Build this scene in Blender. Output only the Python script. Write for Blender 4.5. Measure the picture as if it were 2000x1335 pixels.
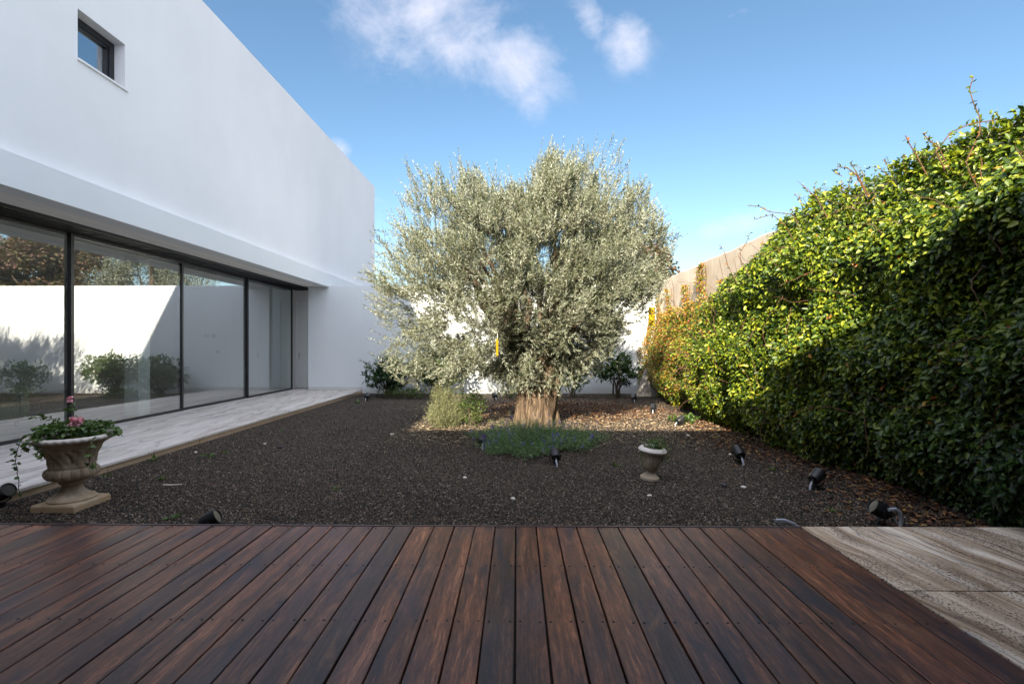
import bpy, math, random
import numpy as np
from mathutils import Vector, Matrix, noise as mnoise
R = math.radians
random.seed(7); rng = np.random.default_rng(11)
for o in list(bpy.data.objects): bpy.data.objects.remove(o)
S = bpy.context.scene
COL = S.collection
# ------------------------------------------------------------------ camera
F, H, HX, HY = 950.0, 1.333, 1010.0, 675.0
cam = bpy.data.cameras.new("camera"); camo = bpy.data.objects.new("camera", cam); COL.objects.link(camo)
cam.sensor_width = 36.0; cam.lens = 36.0 * F / 2000.0; cam.clip_start = .05; cam.clip_end = 3000
cam.shift_y = 7.5 / 2000.0
camo.location = (0, 0, H); camo.rotation_euler = (R(90), 0, math.atan(10 / F))
S.camera = camo
# ------------------------------------------------------------------ sun, sky, exposure
SDX, SDY = .52, 1.85                       # light travels (SDX, SDY, -1)
el = math.atan(1 / math.hypot(SDX, SDY)); az = math.atan2(-SDX, -SDY)
sd = bpy.data.lights.new("sun", 'SUN'); sd.energy = 5.0; sd.angle = R(.5); sd.color = (1, .88, .70)
so = bpy.data.objects.new("sun", sd); COL.objects.link(so); so.location = (-5, -20, 20)
so.rotation_euler = Vector((SDX, SDY, -1)).to_track_quat('-Z', 'Y').to_euler()
S.view_settings.view_transform = 'Standard'; S.view_settings.look = 'None'
S.view_settings.exposure = 1.72; S.view_settings.gamma = 1
W = bpy.data.worlds.new("World"); S.world = W; W.use_nodes = True

class NT:
    def __init__(s, nt): s.nt = nt; nt.nodes.clear()
    def n(s, t, ins=None, **kw):
        nd = s.nt.nodes.new(t)
        for k, v in kw.items(): setattr(nd, k, v)
        if ins:
            for k, v in ins.items():
                sk = nd.inputs[k]
                if isinstance(v, bpy.types.NodeSocket): s.nt.links.new(v, sk)
                else: sk.default_value = v
        return nd
    def m(s, op, a, b=0., c=None, clamp=False):
        d = {0: a, 1: b}
        if c is not None: d[2] = c
        return s.n('ShaderNodeMath', d, operation=op, use_clamp=clamp).outputs[0]
    def ramp(s, f, stops, interp='LINEAR'):
        nd = s.n('ShaderNodeValToRGB', {0: f}); cr = nd.color_ramp; cr.interpolation = interp
        while len(cr.elements) < len(stops): cr.elements.new(.5)
        for e, (p, c) in zip(cr.elements, stops):
            e.position = p; e.color = c if len(c) == 4 else (*c, 1)
        return nd.outputs[0]
    def mr(s, v, a, b, c=0., d=1.): return s.n('ShaderNodeMapRange', {0: v, 1: a, 2: b, 3: c, 4: d}).outputs[0]
    def mix(s, f, a, b, mode='MIX'):
        nd = s.n('ShaderNodeMix', {0: f}, data_type='RGBA', blend_type=mode)
        for k, v in ((6, a), (7, b)):
            if isinstance(v, bpy.types.NodeSocket): s.nt.links.new(v, nd.inputs[k])
            else: nd.inputs[k].default_value = v if len(v) == 4 else (*v, 1)
        return nd.outputs[2]
    def noise(s, vec, scale, detail=4, rough=.55, dist=0.):
        return s.n('ShaderNodeTexNoise', {'Vector': vec, 'Scale': scale, 'Detail': detail, 'Roughness': rough, 'Distortion': dist}).outputs[0]
    def mapv(s, vec, scale=(1, 1, 1), loc=(0, 0, 0), rot=(0, 0, 0)):
        return s.n('ShaderNodeMapping', {0: vec, 'Scale': scale, 'Location': loc, 'Rotation': rot}).outputs[0]

t = NT(W.node_tree)
sky = t.n('ShaderNodeTexSky', sky_type='NISHITA', sun_disc=False, sun_elevation=el, sun_rotation=az % (2 * math.pi),
          altitude=0, air_density=1.0, dust_density=.5, ozone_density=1.5)
skyc = t.n('ShaderNodeHueSaturation', {'Hue': .4935, 'Saturation': 1.09, 'Value': .69, 'Color': sky.outputs[0]}).outputs[0]
geo = t.n('ShaderNodeTexCoord').outputs['Generated']
sx = t.n('ShaderNodeSeparateXYZ', {0: geo})
yy = t.m('MAXIMUM', sx.outputs[1], .02)
u = t.m('DIVIDE', sx.outputs[0], yy); v = t.m('DIVIDE', sx.outputs[2], yy)
uv = t.n('ShaderNodeCombineXYZ', {0: u, 1: v, 2: 0.}).outputs[0]
nz = t.noise(t.mapv(uv, (1, 1.1, 1)), 5.0, 14, .66, .5)
nz2 = t.noise(t.mapv(uv, (1, 1, 1), (3.1, 1.7, 0)), 17, 10, .62, .2)
tot = None
for (cx, cy, a, b, ang, g) in [(810, 10, 150, 85, -10, .95), (900, 80, 170, 62, -28, 1.0), (1015, 125, 85, 62, -20, 1.15), (790, 80, 70, 80, -60, .7), (1042, 185, 34, 65, 5, .7),
                               (1150, 30, 30, 75, 20, .75), (1218, 80, 45, 60, 10, .95), (1430, 443, 110, 22, 14, .75), (1435, 32, 60, 16, 22, .5),
                               (1360, 515, 60, 20, 12, .6), (662, 288, 26, 22, -40, .9), (740, 390, 40, 14, 0, .4)]:
    mu = t.m('SUBTRACT', u, (cx - HX) / F); mv = t.m('SUBTRACT', v, (HY - cy) / F)
    c_, s_ = math.cos(R(ang)), math.sin(R(ang))
    p = t.m('ADD', t.m('MULTIPLY', mu, c_), t.m('MULTIPLY', mv, s_))
    q = t.m('ADD', t.m('MULTIPLY', mu, -s_), t.m('MULTIPLY', mv, c_))
    p = t.m('DIVIDE', p, a / F); q = t.m('DIVIDE', q, b / F)
    d2 = t.m('ADD', t.m('MULTIPLY', p, p), t.m('MULTIPLY', q, q))
    e = t.m('MULTIPLY', t.m('POWER', 2.718, t.m('MULTIPLY', d2, -.9)), g)
    tot = e if tot is None else t.m('MAXIMUM', tot, e)
cl = t.m('ADD', t.m('MULTIPLY', tot, 1.0), t.m('MULTIPLY', t.m('SUBTRACT', nz, .5), 2.3))
cl = t.m('ADD', cl, t.m('MULTIPLY', t.m('SUBTRACT', nz2, .5), 1.1))
cl = t.m('MULTIPLY', t.mr(cl, .20, 1.30), t.mr(tot, .02, .45))
cl = t.m('MULTIPLY', t.m('POWER', cl, 1.1), t.m('GREATER_THAN', sx.outputs[1], .05))
skc = t.mix(t.m('MULTIPLY', cl, .86, clamp=True), skyc, (2.85, 2.93, 3.45))
# unseen bright cloud added overhead and behind the viewer as fill light
n3 = t.noise(t.mapv(geo, (1, 1, 1.6)), 2.3, 8, .6, .4)
back = t.m('MAXIMUM', t.mr(sx.outputs[1], .25, -.25), t.m('MULTIPLY', t.mr(sx.outputs[2], .72, .88), .8))
cb = t.m('MULTIPLY', t.m('MULTIPLY', back, t.mr(n3, .36, .56)), t.mr(sx.outputs[2], -.02, .05), clamp=True)
skc = t.mix(cb, skc, (7.3, 7.5, 8.6))
t.n('ShaderNodeOutputWorld', {0: t.n('ShaderNodeBackground', {0: skc, 1: .10}).outputs[0]})

# ------------------------------------------------------------------ helpers
def G(px, py, z=-.1):
    "world point of the ground plane z seen at a photo pixel"
    y = F * (H - z) / (py - HY); return ((px - HX) / F * y, y, z)
def A(px, py, Y): return ((px - HX) / F * Y, Y, H + (HY - py) / F * Y)
def tag(o, label=None, cat=None, group=None, kind=None):
    if label: o['label'] = label
    if cat: o['category'] = cat
    if group: o['group'] = group
    if kind: o['kind'] = kind
    return o
def empty(name, loc=(0, 0, 0), rz=0, label=None, cat=None, group=None, kind=None):
    o = bpy.data.objects.new(name, None); COL.objects.link(o); o.location = loc; o.rotation_euler = (0, 0, rz)
    o.empty_display_size = .1
    return tag(o, label, cat, group, kind)
class MB:
    def __init__(s): s.v = []; s.f = []
    def add(s, v, f):
        k = len(s.v); s.v += [tuple(p) for p in v]; s.f += [tuple(i + k for i in q) for q in f]; return s
    def box(s, x0, x1, y0, y1, z0, z1):
        v = [(x, y, z) for z in (z0, z1) for y in (y0, y1) for x in (x0, x1)]
        return s.add(v, [(0, 2, 3, 1), (4, 5, 7, 6), (0, 1, 5, 4), (2, 6, 7, 3), (0, 4, 6, 2), (1, 3, 7, 5)])
    def lathe(s, prof, n=40, loc=(0, 0, 0), fn=None):
        v = []
        for i, (r, z) in enumerate(prof):
            for k in range(n):
                a = 2 * math.pi * k / n; rr = r * (fn(a, i, z) if fn else 1)
                v.append((loc[0] + rr * math.cos(a), loc[1] + rr * math.sin(a), loc[2] + z))
        f = [(i * n + k, i * n + (k + 1) % n, (i + 1) * n + (k + 1) % n, (i + 1) * n + k) for i in range(len(prof) - 1) for k in range(n)]
        f.append(tuple(range(n - 1, -1, -1))); f.append(tuple((len(prof) - 1) * n + k for k in range(n)))
        return s.add(v, f)
    def tube(s, pts, rad, n=8, fn=None):
        P = [Vector(p) for p in pts]; m = len(P)
        if not hasattr(rad, '__len__'): rad = [rad] * m
        ref = Vector((.31, .95, .1)); v = []
        for i in range(m):
            d = (P[min(i + 1, m - 1)] - P[max(i - 1, 0)]).normalized()
            if abs(d.dot(ref)) > .95: ref = Vector((1, .1, .2))
            a = d.cross(ref).normalized(); b = a.cross(d)
            ref = b.cross(a) * 0 + ref
            for k in range(n):
                th = 2 * math.pi * k / n; rr = rad[i] * (fn(th, i, P[i]) if fn else 1)
                v.append(P[i] + (a * math.cos(th) + b * math.sin(th)) * rr)
        f = [(i * n + k, i * n + (k + 1) % n, (i + 1) * n + (k + 1) % n, (i + 1) * n + k) for i in range(m - 1) for k in range(n)]
        f.append(tuple(range(n - 1, -1, -1))); f.append(tuple((m - 1) * n + k for k in range(n)))
        return s.add(v, f)
    def xf(s, M): s.v = [tuple(M @ Vector(p)) for p in s.v]; return s
    def build(s, name, mat, parent=None, smooth=False, bevel=0., angle=40):
        me = bpy.data.meshes.new(name); me.from_pydata(s.v, [], s.f); me.update()
        me.materials.append(mat)
        if smooth:
            me.polygons.foreach_set('use_smooth', [True] * len(me.polygons))
            try: me.set_sharp_from_angle(angle=R(angle))
            except Exception: pass
        o = bpy.data.objects.new(name, me); COL.objects.link(o)
        if parent: o.parent = parent
        if bevel:
            b = o.modifiers.new('bevel', 'BEVEL'); b.width = bevel; b.segments = 2; b.limit_method = 'ANGLE'
        return o
def npmesh(name, V, faces, mat, parent=None, tint=None, smooth=False):
    "V (n,3); faces (m,k) constant k; tint per vertex"
    me = bpy.data.meshes.new(name); m, k = faces.shape
    me.vertices.add(len(V)); me.vertices.foreach_set('co', np.ascontiguousarray(V, dtype=np.float32).ravel())
    me.loops.add(m * k); me.loops.foreach_set('vertex_index', faces.astype(np.int32).ravel())
    me.polygons.add(m); me.polygons.foreach_set('loop_start', np.arange(0, m * k, k, dtype=np.int32))
    me.polygons.foreach_set('loop_total', np.full(m, k, dtype=np.int32))
    if smooth: me.polygons.foreach_set('use_smooth', np.ones(m, dtype=bool))
    me.update(calc_edges=True)
    if tint is not None:
        at = me.attributes.new('tint', 'FLOAT', 'POINT'); at.data.foreach_set('value', tint.astype(np.float32))
    me.materials.append(mat); o = bpy.data.objects.new(name, me); COL.objects.link(o)
    if parent: o.parent = parent
    return o
def norm(a): return a / np.maximum(np.linalg.norm(a, axis=-1, keepdims=True), 1e-9)
def leaves(name, P, D, N, L, Wd, mat, parent=None, tint=None, fold=.25, shape='ovate', curl=.0):
    P = np.asarray(P, float); n = len(P); D = norm(np.asarray(D, float)); N = np.asarray(N, float)
    Sd = norm(np.cross(D, N)); N = norm(np.cross(Sd, D))
    L = np.broadcast_to(L, (n,))[:, None]; Wd = np.broadcast_to(Wd, (n,))[:, None]
    if shape == 'ovate':
        T = [(0, 0, 0), (.28, .46, 1), (.68, .36, 1), (1, 0, 0), (.68, -.36, 1), (.28, -.46, 1)]
        Fc = [(0, 3, 2, 1), (0, 5, 4, 3)]
    elif shape == 'lance':
        T = [(0, 0, 0), (.5, .5, 1), (1, 0, 0), (.5, -.5, 1)]; Fc = [(0, 2, 1), (0, 3, 2)]
    else:   # lobed
        T = [(0, 0, 0), (.1, .5, 1), (.42, .34, 1), (.62, .5, 1), (1, 0, 0), (.62, -.5, 1), (.42, -.34, 1), (.1, -.5, 1)]
        Fc = [(0, 4, 3, 2), (0, 6, 5, 4)]; Fc = [(0, 4, 3, 2), (0, 6, 5, 4), (0, 2, 1, 1), (0, 7, 7, 6)]
        Fc = [(0, 4, 3, 2), (0, 6, 5, 4), (0, 2, 1, 0), (0, 7, 6, 0)]
        Fc = [(0, 4, 2), (4, 3, 2), (0, 2, 1), (0, 6, 4), (4, 6, 5), (0, 7, 6)]
    k = len(T); V = np.zeros((n, k, 3))
    for i, (a, b, c) in enumerate(T):
        V[:, i] = P + D * L * a + Sd * Wd * b + N * (Wd * fold * c * abs(b) * 2 - L * curl * a * a)
    Fa = (np.arange(n)[:, None, None] * k + np.array(Fc)[None]).reshape(-1, len(Fc[0]))
    tv = None if tint is None else np.repeat(np.asarray(tint, float), k)
    return npmesh(name, V.reshape(-1, 3), Fa, mat, parent, tv)
def rdir(n): return norm(rng.normal(size=(n, 3)))

# ------------------------------------------------------------------ materials
def mat(name):
    m = bpy.data.materials.new(name); m.use_nodes = True; return m, NT(m.node_tree)
def out(t, bsdf, disp=None):
    o = t.n('ShaderNodeOutputMaterial', {0: bsdf})
    if disp is not None: t.nt.links.new(disp, o.inputs[2])
def pbsdf(t, col, rough=.6, bump=None, bstr=.3, bdist=.01, spec=.5, metal=0., **kw):
    d = {'Roughness': rough, 'Specular IOR Level': spec, 'Metallic': metal}
    d['Base Color'] = col if isinstance(col, bpy.types.NodeSocket) else (*col, 1)
    if bump is not None: d['Normal'] = t.n('ShaderNodeBump', {'Height': bump, 'Strength': bstr, 'Distance': bdist}).outputs[0]
    d.update(kw)
    return t.n('ShaderNodeBsdfPrincipled', d).outputs[0]
def simple(name, col, rough=.6, spec=.5, metal=0., ns=0., var=.1, bscale=0, bstr=.2):
    m, t = mat(name); oc = t.n('ShaderNodeTexCoord').outputs['Object']; c = (*col, 1); b = None
    if ns:
        c = t.mix(t.noise(oc, ns, 6, .6), tuple(x * (1 - var) for x in col), tuple(min(1, x * (1 + var)) for x in col))
    else: c = col
    if bscale: b = t.noise(oc, bscale, 5, .6)
    out(t, pbsdf(t, c, rough, b, bstr, .01, spec, metal)); return m
def wallmat(name, col, stain=.04):
    m, t = mat(name); oc = t.n('ShaderNodeTexCoord').outputs['Object']
    n1 = t.noise(oc, .8, 5, .6); n2 = t.noise(t.mapv(oc, (3, 3, .3)), 1.5, 5, .6)
    f = t.mr(t.m('ADD', t.m('MULTIPLY', n1, 1.6), t.m('MULTIPLY', n2, .4)), .7, 1.3)
    c = t.mix(f, tuple(x * (1 - stain) for x in col), tuple(min(1, x * (1 + stain * .4)) for x in col))
    # splash dirt close to the ground
    z = t.n('ShaderNodeSeparateXYZ', {0: t.n('ShaderNodeNewGeometry').outputs[0]}).outputs[2]
    dz = t.m('MULTIPLY', t.mr(t.m('ADD', z, t.m('MULTIPLY', n1, .25)), .25, .02), .35)
    c = t.mix(dz, c, (.42, .38, .33))
    b = t.m('ADD', t.noise(oc, 140, 3, .6), t.m('MULTIPLY', t.noise(oc, 2.2, 3, .5), 2.5))
    out(t, pbsdf(t, c, .85, b, .22, .004, .25)); return m
M = {}
M['white'] = wallmat('white_render', (.80, .80, .80))
M['white2'] = wallmat('shade_tinted_beam_render', (.76, .785, .79), .03)  # cooler shading on the beam, tinted into its white render
M['soffit'] = simple('soffit_paint', (.84, .82, .78), .85, .2, ns=1.2, var=.04)
M['skirt'] = simple('skirting_stone', (.62, .62, .60), .6, ns=3, var=.08)
M['black'] = simple('black_aluminium', (.012, .013, .015), .38, .5, .0, ns=20, var=.3)
M['blackp'] = simple('black_plastic', (.010, .011, .013), .42, .5, 0, ns=40, var=.4, bscale=200, bstr=.1)
M['lens'] = simple('lamp_lens', (.055, .05, .048), .35, .5)
M['pipe'] = simple('grey_conduit', (.36, .39, .44), .45, ns=30, var=.15)
M['interior'] = simple('interior_paint', (.78, .78, .76), .8, .2, ns=1, var=.03)
M['plate'] = simple('switch_plate', (.35, .36, .38), .4)
M['steel'] = simple('steel_handle', (.55, .55, .55), .3, .5, 1.)
M['sofa'] = simple('sofa_cloth', (.30, .33, .26), .9, .2, ns=20, var=.15)
M['yellow'] = simple('yellow_trap_plastic', (.80, .52, .01), .5, ns=25, var=.25)
M['terra'] = simple('potting_soil', (.05, .035, .025), .95, .2, ns=40, var=.5, bscale=60, bstr=.8)
M['pink'] = simple('pink_petals', (.80, .42, .47), .6, .3, ns=40, var=.25)
M['purple'] = simple('lavender_flowers', (.16, .13, .45), .7, .3)
M['paleston'] = simple('pale_stone', (.62, .57, .50), .7, ns=30, var=.15, bscale=60)
M['darkston'] = simple('dark_stone', (.035, .033, .035), .7, ns=30, var=.2, bscale=60)
M['stick'] = simple('bleached_stick', (.62, .56, .46), .8, ns=30, var=.15)

# glass: coated double glazing, partly mirror
def glassmat(name, r0, r1, tint):
    m, t = mat(name)
    fr = t.n('ShaderNodeLayerWeight', {'Blend': .5}).outputs['Facing']
    f = t.mr(t.m('POWER', fr, 2.2), 0, 1, r0, r1)
    tr = t.n('ShaderNodeBsdfTransparent', {0: (*tint, 1)}).outputs[0]
    gl = t.n('ShaderNodeBsdfGlossy', {0: (.93, .95, .97, 1), 'Roughness': .0}).outputs[0]
    out(t, t.n('ShaderNodeMixShader', {0: f, 1: tr, 2: gl}).outputs[0]); return m
M['glass'] = glassmat('coated_glass', .34, .95, (.80, .86, .84))
M['glass2'] = glassmat('window_glass', .25, .9, (.7, .78, .8))

# wood deck
m, t = mat('deck_wood'); M['deck'] = m
g = t.n('ShaderNodeNewGeometry'); rnd = g.outputs['Random Per Island']; oc = t.n('ShaderNodeTexCoord').outputs['Object']
off = t.n('ShaderNodeCombineXYZ', {0: t.m('MULTIPLY', rnd, 37.), 1: t.m('MULTIPLY', rnd, 91.), 2: 0.}).outputs[0]
vec = t.n('ShaderNodeVectorMath', {0: oc, 1: off}, operation='ADD').outputs[0]
warp = t.n('ShaderNodeVectorMath', {0: vec, 1: t.n('ShaderNodeVectorMath', {0: t.n('ShaderNodeTexNoise', {'Vector': t.mapv(vec, (2, 1, 1)), 'Scale': 1.6, 'Detail': 2}).outputs[1], 3: .05}, operation='SCALE').outputs[0]}, operation='ADD').outputs[0]
grain = t.noise(t.mapv(warp, (85, 6.5, 20)), 1., 8, .75)
fine = t.noise(t.mapv(vec, (300, 26, 50)), 1., 4, .75)
bands = t.noise(t.mapv(warp, (16, .7, 1)), 1., 4, .6, .6)
patch = t.noise(t.mapv(vec, (5.5, 1.15, 1)), 1., 9, .68, .7)
patch2 = t.noise(t.mapv(vec, (7, 1.7, 1), (5, 9, 0)), 1., 9, .7, .8)
c1 = t.ramp(t.m('ADD', t.m('MULTIPLY', bands, .55), t.m('MULTIPLY', t.mr(grain, .3, .7), .45)),
            [(.28, (.030, .018, .016)), (.43, (.080, .042, .030)), (.57, (.155, .072, .040)), (.70, (.34, .18, .095))])
bt = t.ramp(rnd, [(0, (.42, .42, .52)), (.2, (.90, .76, .74)), (.4, (.54, .52, .62)), (.6, (1.22, .98, .88)), (.8, (.70, .62, .72)), (1, (.98, .77, .70))])
c1 = t.mix(1., c1, bt, 'MULTIPLY')
c1 = t.mix(t.m('MULTIPLY', t.mr(patch, .50, .66), .85), c1, (.016, .017, .030))
c1 = t.mix(t.m('MULTIPLY', t.mr(patch2, .54, .70), .6), c1, (.24, .12, .062))
c1 = t.mix(t.m('MULTIPLY', t.mr(t.noise(vec, 1.1, 4), .5, .75), .35), c1, (.085, .070, .095))
# small dark drips and specks
sp = t.noise(t.mapv(vec, (60, 22, 1)), 1., 2, .5)
c1 = t.mix(t.m('MULTIPLY', t.mr(sp, .70, .76), .7), c1, (.010, .008, .010))
c1 = t.mix(t.m('MULTIPLY', t.mr(fine, .38, .66), .6), c1, t.mix(1., c1, (1.9, 1.7, 1.6), 'MULTIPLY'))
ro = t.mr(t.m('ADD', t.m('MULTIPLY', grain, .6), t.m('MULTIPLY', patch, .6)), .3, .9, .24, .52)
hb = t.m('ADD', t.m('MULTIPLY', grain, .7), t.m('MULTIPLY', fine, .5))
out(t, pbsdf(t, c1, ro, hb, .5, .003, .5))
M['trim'] = simple('deck_trim', (.05, .033, .035), .45, ns=8, var=.3)
M['screw'] = simple('rusty_screw', (.02, .022, .025), .5, .5, .3)

def travertine(name, cols, hole=1., veins=1., vs=1.):
    m, t = mat(name); oc = t.n('ShaderNodeTexCoord').outputs['Object']
    rnd = t.n('ShaderNodeNewGeometry').outputs['Random Per Island']
    off = t.n('ShaderNodeCombineXYZ', {0: t.m('MULTIPLY', rnd, 23.), 1: t.m('MULTIPLY', rnd, 51.), 2: 0.}).outputs[0]
    v = t.n('ShaderNodeVectorMath', {0: t.mapv(oc, rot=(0, 0, R(-7))), 1: off}, operation='ADD').outputs[0]
    wv = t.n('ShaderNodeTexNoise', {'Vector': t.mapv(v, (1, .6, 1)), 'Scale': 1.4, 'Detail': 3}).outputs[1]
    v2 = t.n('ShaderNodeVectorMath', {0: v, 1: t.n('ShaderNodeVectorMath', {0: wv, 3: .30}, operation='SCALE').outputs[0]}, operation='ADD').outputs[0]
    b1 = t.noise(t.mapv(v2, (9 * vs, .45, 1)), 1., 6, .62)
    b2 = t.noise(t.mapv(v2, (34 * vs, 1.3, 1)), 1., 5, .65)
    c = t.ramp(t.m('ADD', t.m('MULTIPLY', b1, .6), t.m('MULTIPLY', b2, .4)), [(.36, cols[0]), (.46, cols[1]), (.54, cols[2]), (.64, cols[3])])
    vein = t.mr(t.m('ABSOLUTE', t.m('SUBTRACT', t.noise(t.mapv(v2, (4.4 * vs, .30, 1), (7, 3, 0)), 1., 3, .5), .5)), .016, .0)
    c = t.mix(t.m('MULTIPLY', vein, .65 * veins), c, (.10, .105, .115))
    hb = t.mr(t.noise(t.mapv(v2, (5, .9, 1), (2, 8, 0)), 1., 5, .6), .42, .66)
    hp = t.noise(t.mapv(v, (120, 62, 1)), 1., 2, .55)
    hole_ = t.m('MULTIPLY', t.mr(t.m('ADD', hp, t.m('MULTIPLY', hb, .16)), .655, .69), hole)
    c = t.mix(t.m('MULTIPLY', t.mr(t.noise(t.mapv(v2, (5, 1.2, 1), (9, 2, 0)), 1., 6, .7), .5, .68), .75 * hole), c, (.16, .10, .06))
    c = t.mix(t.m('MULTIPLY', hole_, .9), c, (.03, .022, .018))
    c = t.mix(t.m('MULTIPLY', t.mr(t.noise(v, 1.3, 5), .5, .8), .25), c, (.20, .16, .12))
    out(t, pbsdf(t, c, .55, t.m('SUBTRACT', t.m('MULTIPLY', b2, .3), hole_), .6, .004, .35)); return m
M['trav'] = travertine('travertine', [(.17, .11, .07), (.46, .345, .24), (.70, .58, .455), (.86, .79, .69)], 1., 1.)
M['terrace'] = travertine('pale_travertine', [(.42, .38, .35), (.60, .555, .51), (.68, .64, .60), (.76, .73, .70)], .35, .75, .55)
M['riser'] = simple('riser_stone', (.42, .31, .21), .8, ns=6, var=.3, bscale=30)

# gravel ground
m, t = mat('gravel_bed'); M['ground'] = m
oc = t.n('ShaderNodeTexCoord').outputs['Object']
vo = t.n('ShaderNodeTexVoronoi', {'Vector': oc, 'Scale': 55., 'Randomness': 1.}); vo2 = t.n('ShaderNodeTexVoronoi', {'Vector': oc, 'Scale': 140.})
cr = t.n('ShaderNodeSeparateColor', {0: vo.outputs['Color']}).outputs[0]
c = t.ramp(cr, [(0, (.014, .012, .010)), (.4, (.038, .031, .023)), (.75, (.095, .072, .048)), (.93, (.19, .14, .10)), (1, (.32, .27, .22))])
c = t.mix(t.mr(vo.outputs['Distance'], .3, .75), c, (.010, .009, .008))
c = t.mix(t.m('MULTIPLY', t.mr(t.noise(oc, .7, 5), .35, .7), .45), c, (.095, .070, .048))
out(t, pbsdf(t, c, .8, t.m('ADD', t.m('SUBTRACT', 1., vo.outputs['Distance']), t.m('MULTIPLY', vo2.outputs['Distance'], -.5)), 1., .012, .3))
m, t = mat('gravel_stone'); M['stone'] = m
rnd = t.n('ShaderNodeNewGeometry').outputs['Random Per Island']
c = t.ramp(rnd, [(0, (.009, .008, .007)), (.4, (.032, .026, .020)), (.68, (.085, .062, .042)), (.88, (.18, .125, .078)), (.97, (.24, .20, .165)), (1, (.40, .35, .30))])
out(t, pbsdf(t, c, .7, spec=.35))
m, t = mat('dead_leaf'); M['dead'] = m
rnd = t.n('ShaderNodeNewGeometry').outputs['Random Per Island']
c = t.ramp(rnd, [(0, (.045, .020, .014)), (.4, (.10, .042, .022)), (.75, (.17, .080, .040)), (.93, (.26, .13, .05)), (1, (.38, .26, .05))])
out(t, pbsdf(t, c, .7, spec=.3))

def leafmat(name, stops, rough=.45, trans=.35, spec=.5, tstops=None, back=None, tcol=(1.5, 1.6, .5), near=None):
    "colour per leaf; tint attribute moves to a second ramp (autumn colours)"
    m, t = mat(name); g = t.n('ShaderNodeNewGeometry'); rnd = g.outputs['Random Per Island']
    oc = t.n('ShaderNodeTexCoord').outputs['Object']
    f = t.m('ADD', t.m('MULTIPLY', rnd, .8), t.m('MULTIPLY', t.noise(oc, 2.2, 3), .2))
    c = t.ramp(f, stops)
    if near:   # shade painted into the leaf colour: dark green near and low, sunlit yellow beyond
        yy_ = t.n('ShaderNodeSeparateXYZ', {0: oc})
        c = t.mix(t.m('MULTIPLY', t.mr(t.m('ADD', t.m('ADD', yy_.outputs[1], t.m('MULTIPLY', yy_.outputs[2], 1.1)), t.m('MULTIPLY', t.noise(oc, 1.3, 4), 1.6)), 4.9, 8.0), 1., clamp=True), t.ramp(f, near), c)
    if tstops:
        at = t.n('ShaderNodeAttribute', attribute_name='tint').outputs['Fac']
        c = t.mix(t.m('GREATER_THAN', at, t.m('FRACT', t.m('MULTIPLY', rnd, 7.31))), c, t.ramp(t.m('FRACT', t.m('MULTIPLY', rnd, 13.7)), tstops))
    if back: c = t.mix(g.outputs['Backfacing'], c, back)
    b = pbsdf(t, c, rough, spec=spec)
    tr = t.n('ShaderNodeBsdfTranslucent', {0: t.mix(1., c, tcol, 'MULTIPLY')}).outputs[0]
    out(t, t.n('ShaderNodeMixShader', {0: trans, 1: b, 2: tr}).outputs[0]); return m
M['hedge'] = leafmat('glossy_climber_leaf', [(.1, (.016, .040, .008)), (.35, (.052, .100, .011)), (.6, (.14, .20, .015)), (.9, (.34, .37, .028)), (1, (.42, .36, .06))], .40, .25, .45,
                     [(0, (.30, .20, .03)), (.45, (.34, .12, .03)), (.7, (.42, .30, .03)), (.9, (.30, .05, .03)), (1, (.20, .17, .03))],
                     near=[(.1, (.007, .020, .006)), (.4, (.018, .046, .011)), (.75, (.036, .085, .018)), (.97, (.11, .15, .03))])  # darker ramp for the shaded part of the hedge
M['olive'] = leafmat('olive_leaf', [(.1, (.070, .090, .045)), (.5, (.115, .135, .074)), (.9, (.225, .23, .145))], .5, .18, .4, back=(.25, .27, .205), tcol=(1.2, 1.3, .7))
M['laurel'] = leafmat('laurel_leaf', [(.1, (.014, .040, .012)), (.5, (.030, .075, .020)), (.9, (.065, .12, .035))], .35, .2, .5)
M['shrub'] = leafmat('shrub_leaf', [(.1, (.04, .08, .015)), (.5, (.08, .14, .03)), (.9, (.16, .20, .05))], .45, .3)
M['rosemary'] = leafmat('rosemary_leaf', [(.1, (.10, .12, .06)), (.5, (.20, .22, .11)), (.9, (.34, .35, .18))], .6, .25, .3)
M['lavender'] = leafmat('lavender_leaf', [(.1, (.05, .11, .035)), (.5, (.13, .24, .09)), (.9, (.32, .44, .22))], .6, .25, .3, tcol=(1.1, 1.3, .9))
M['redtree'] = leafmat('copper_leaf', [(.1, (.06, .07, .03)), (.4, (.12, .11, .05)), (.7, (.15, .08, .07)), (.9, (.20, .13, .09))], .5, .25, .4)
M['ivy'] = leafmat('ivy_leaf', [(.1, (.03, .07, .012)), (.5, (.06, .125, .02)), (.85, (.10, .16, .03)), (1, (.16, .07, .03))], .45, .25)
def bark(name, a, b, sc=1., ridges=30):
    m, t = mat(name); oc = t.n('ShaderNodeTexCoord').outputs['Object']
    n1 = t.noise(t.mapv(oc, (ridges, ridges, 3.2)), sc, 6, .65, 1.2); n2 = t.noise(oc, 5, 4)
    c = t.mix(t.mr(n1, .38, .66), a, b); c = t.mix(t.m('MULTIPLY', t.mr(n2, .45, .7), .5), c, tuple(x * .45 for x in b))
    out(t, pbsdf(t, c, .9, n1, 1., .03, .2)); return m
M['bark'] = bark('olive_bark', (.028, .020, .015), (.23, .165, .110), 1., 26)
M['twig'] = bark('grey_twig_bark', (.10, .075, .055), (.26, .21, .16), 1., 60)
M['vine'] = bark('brown_vine', (.10, .05, .03), (.30, .17, .10), 1., 80)
m, t = mat('raw_concrete'); M['concrete'] = m
oc = t.n('ShaderNodeTexCoord').outputs['Object']
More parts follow.
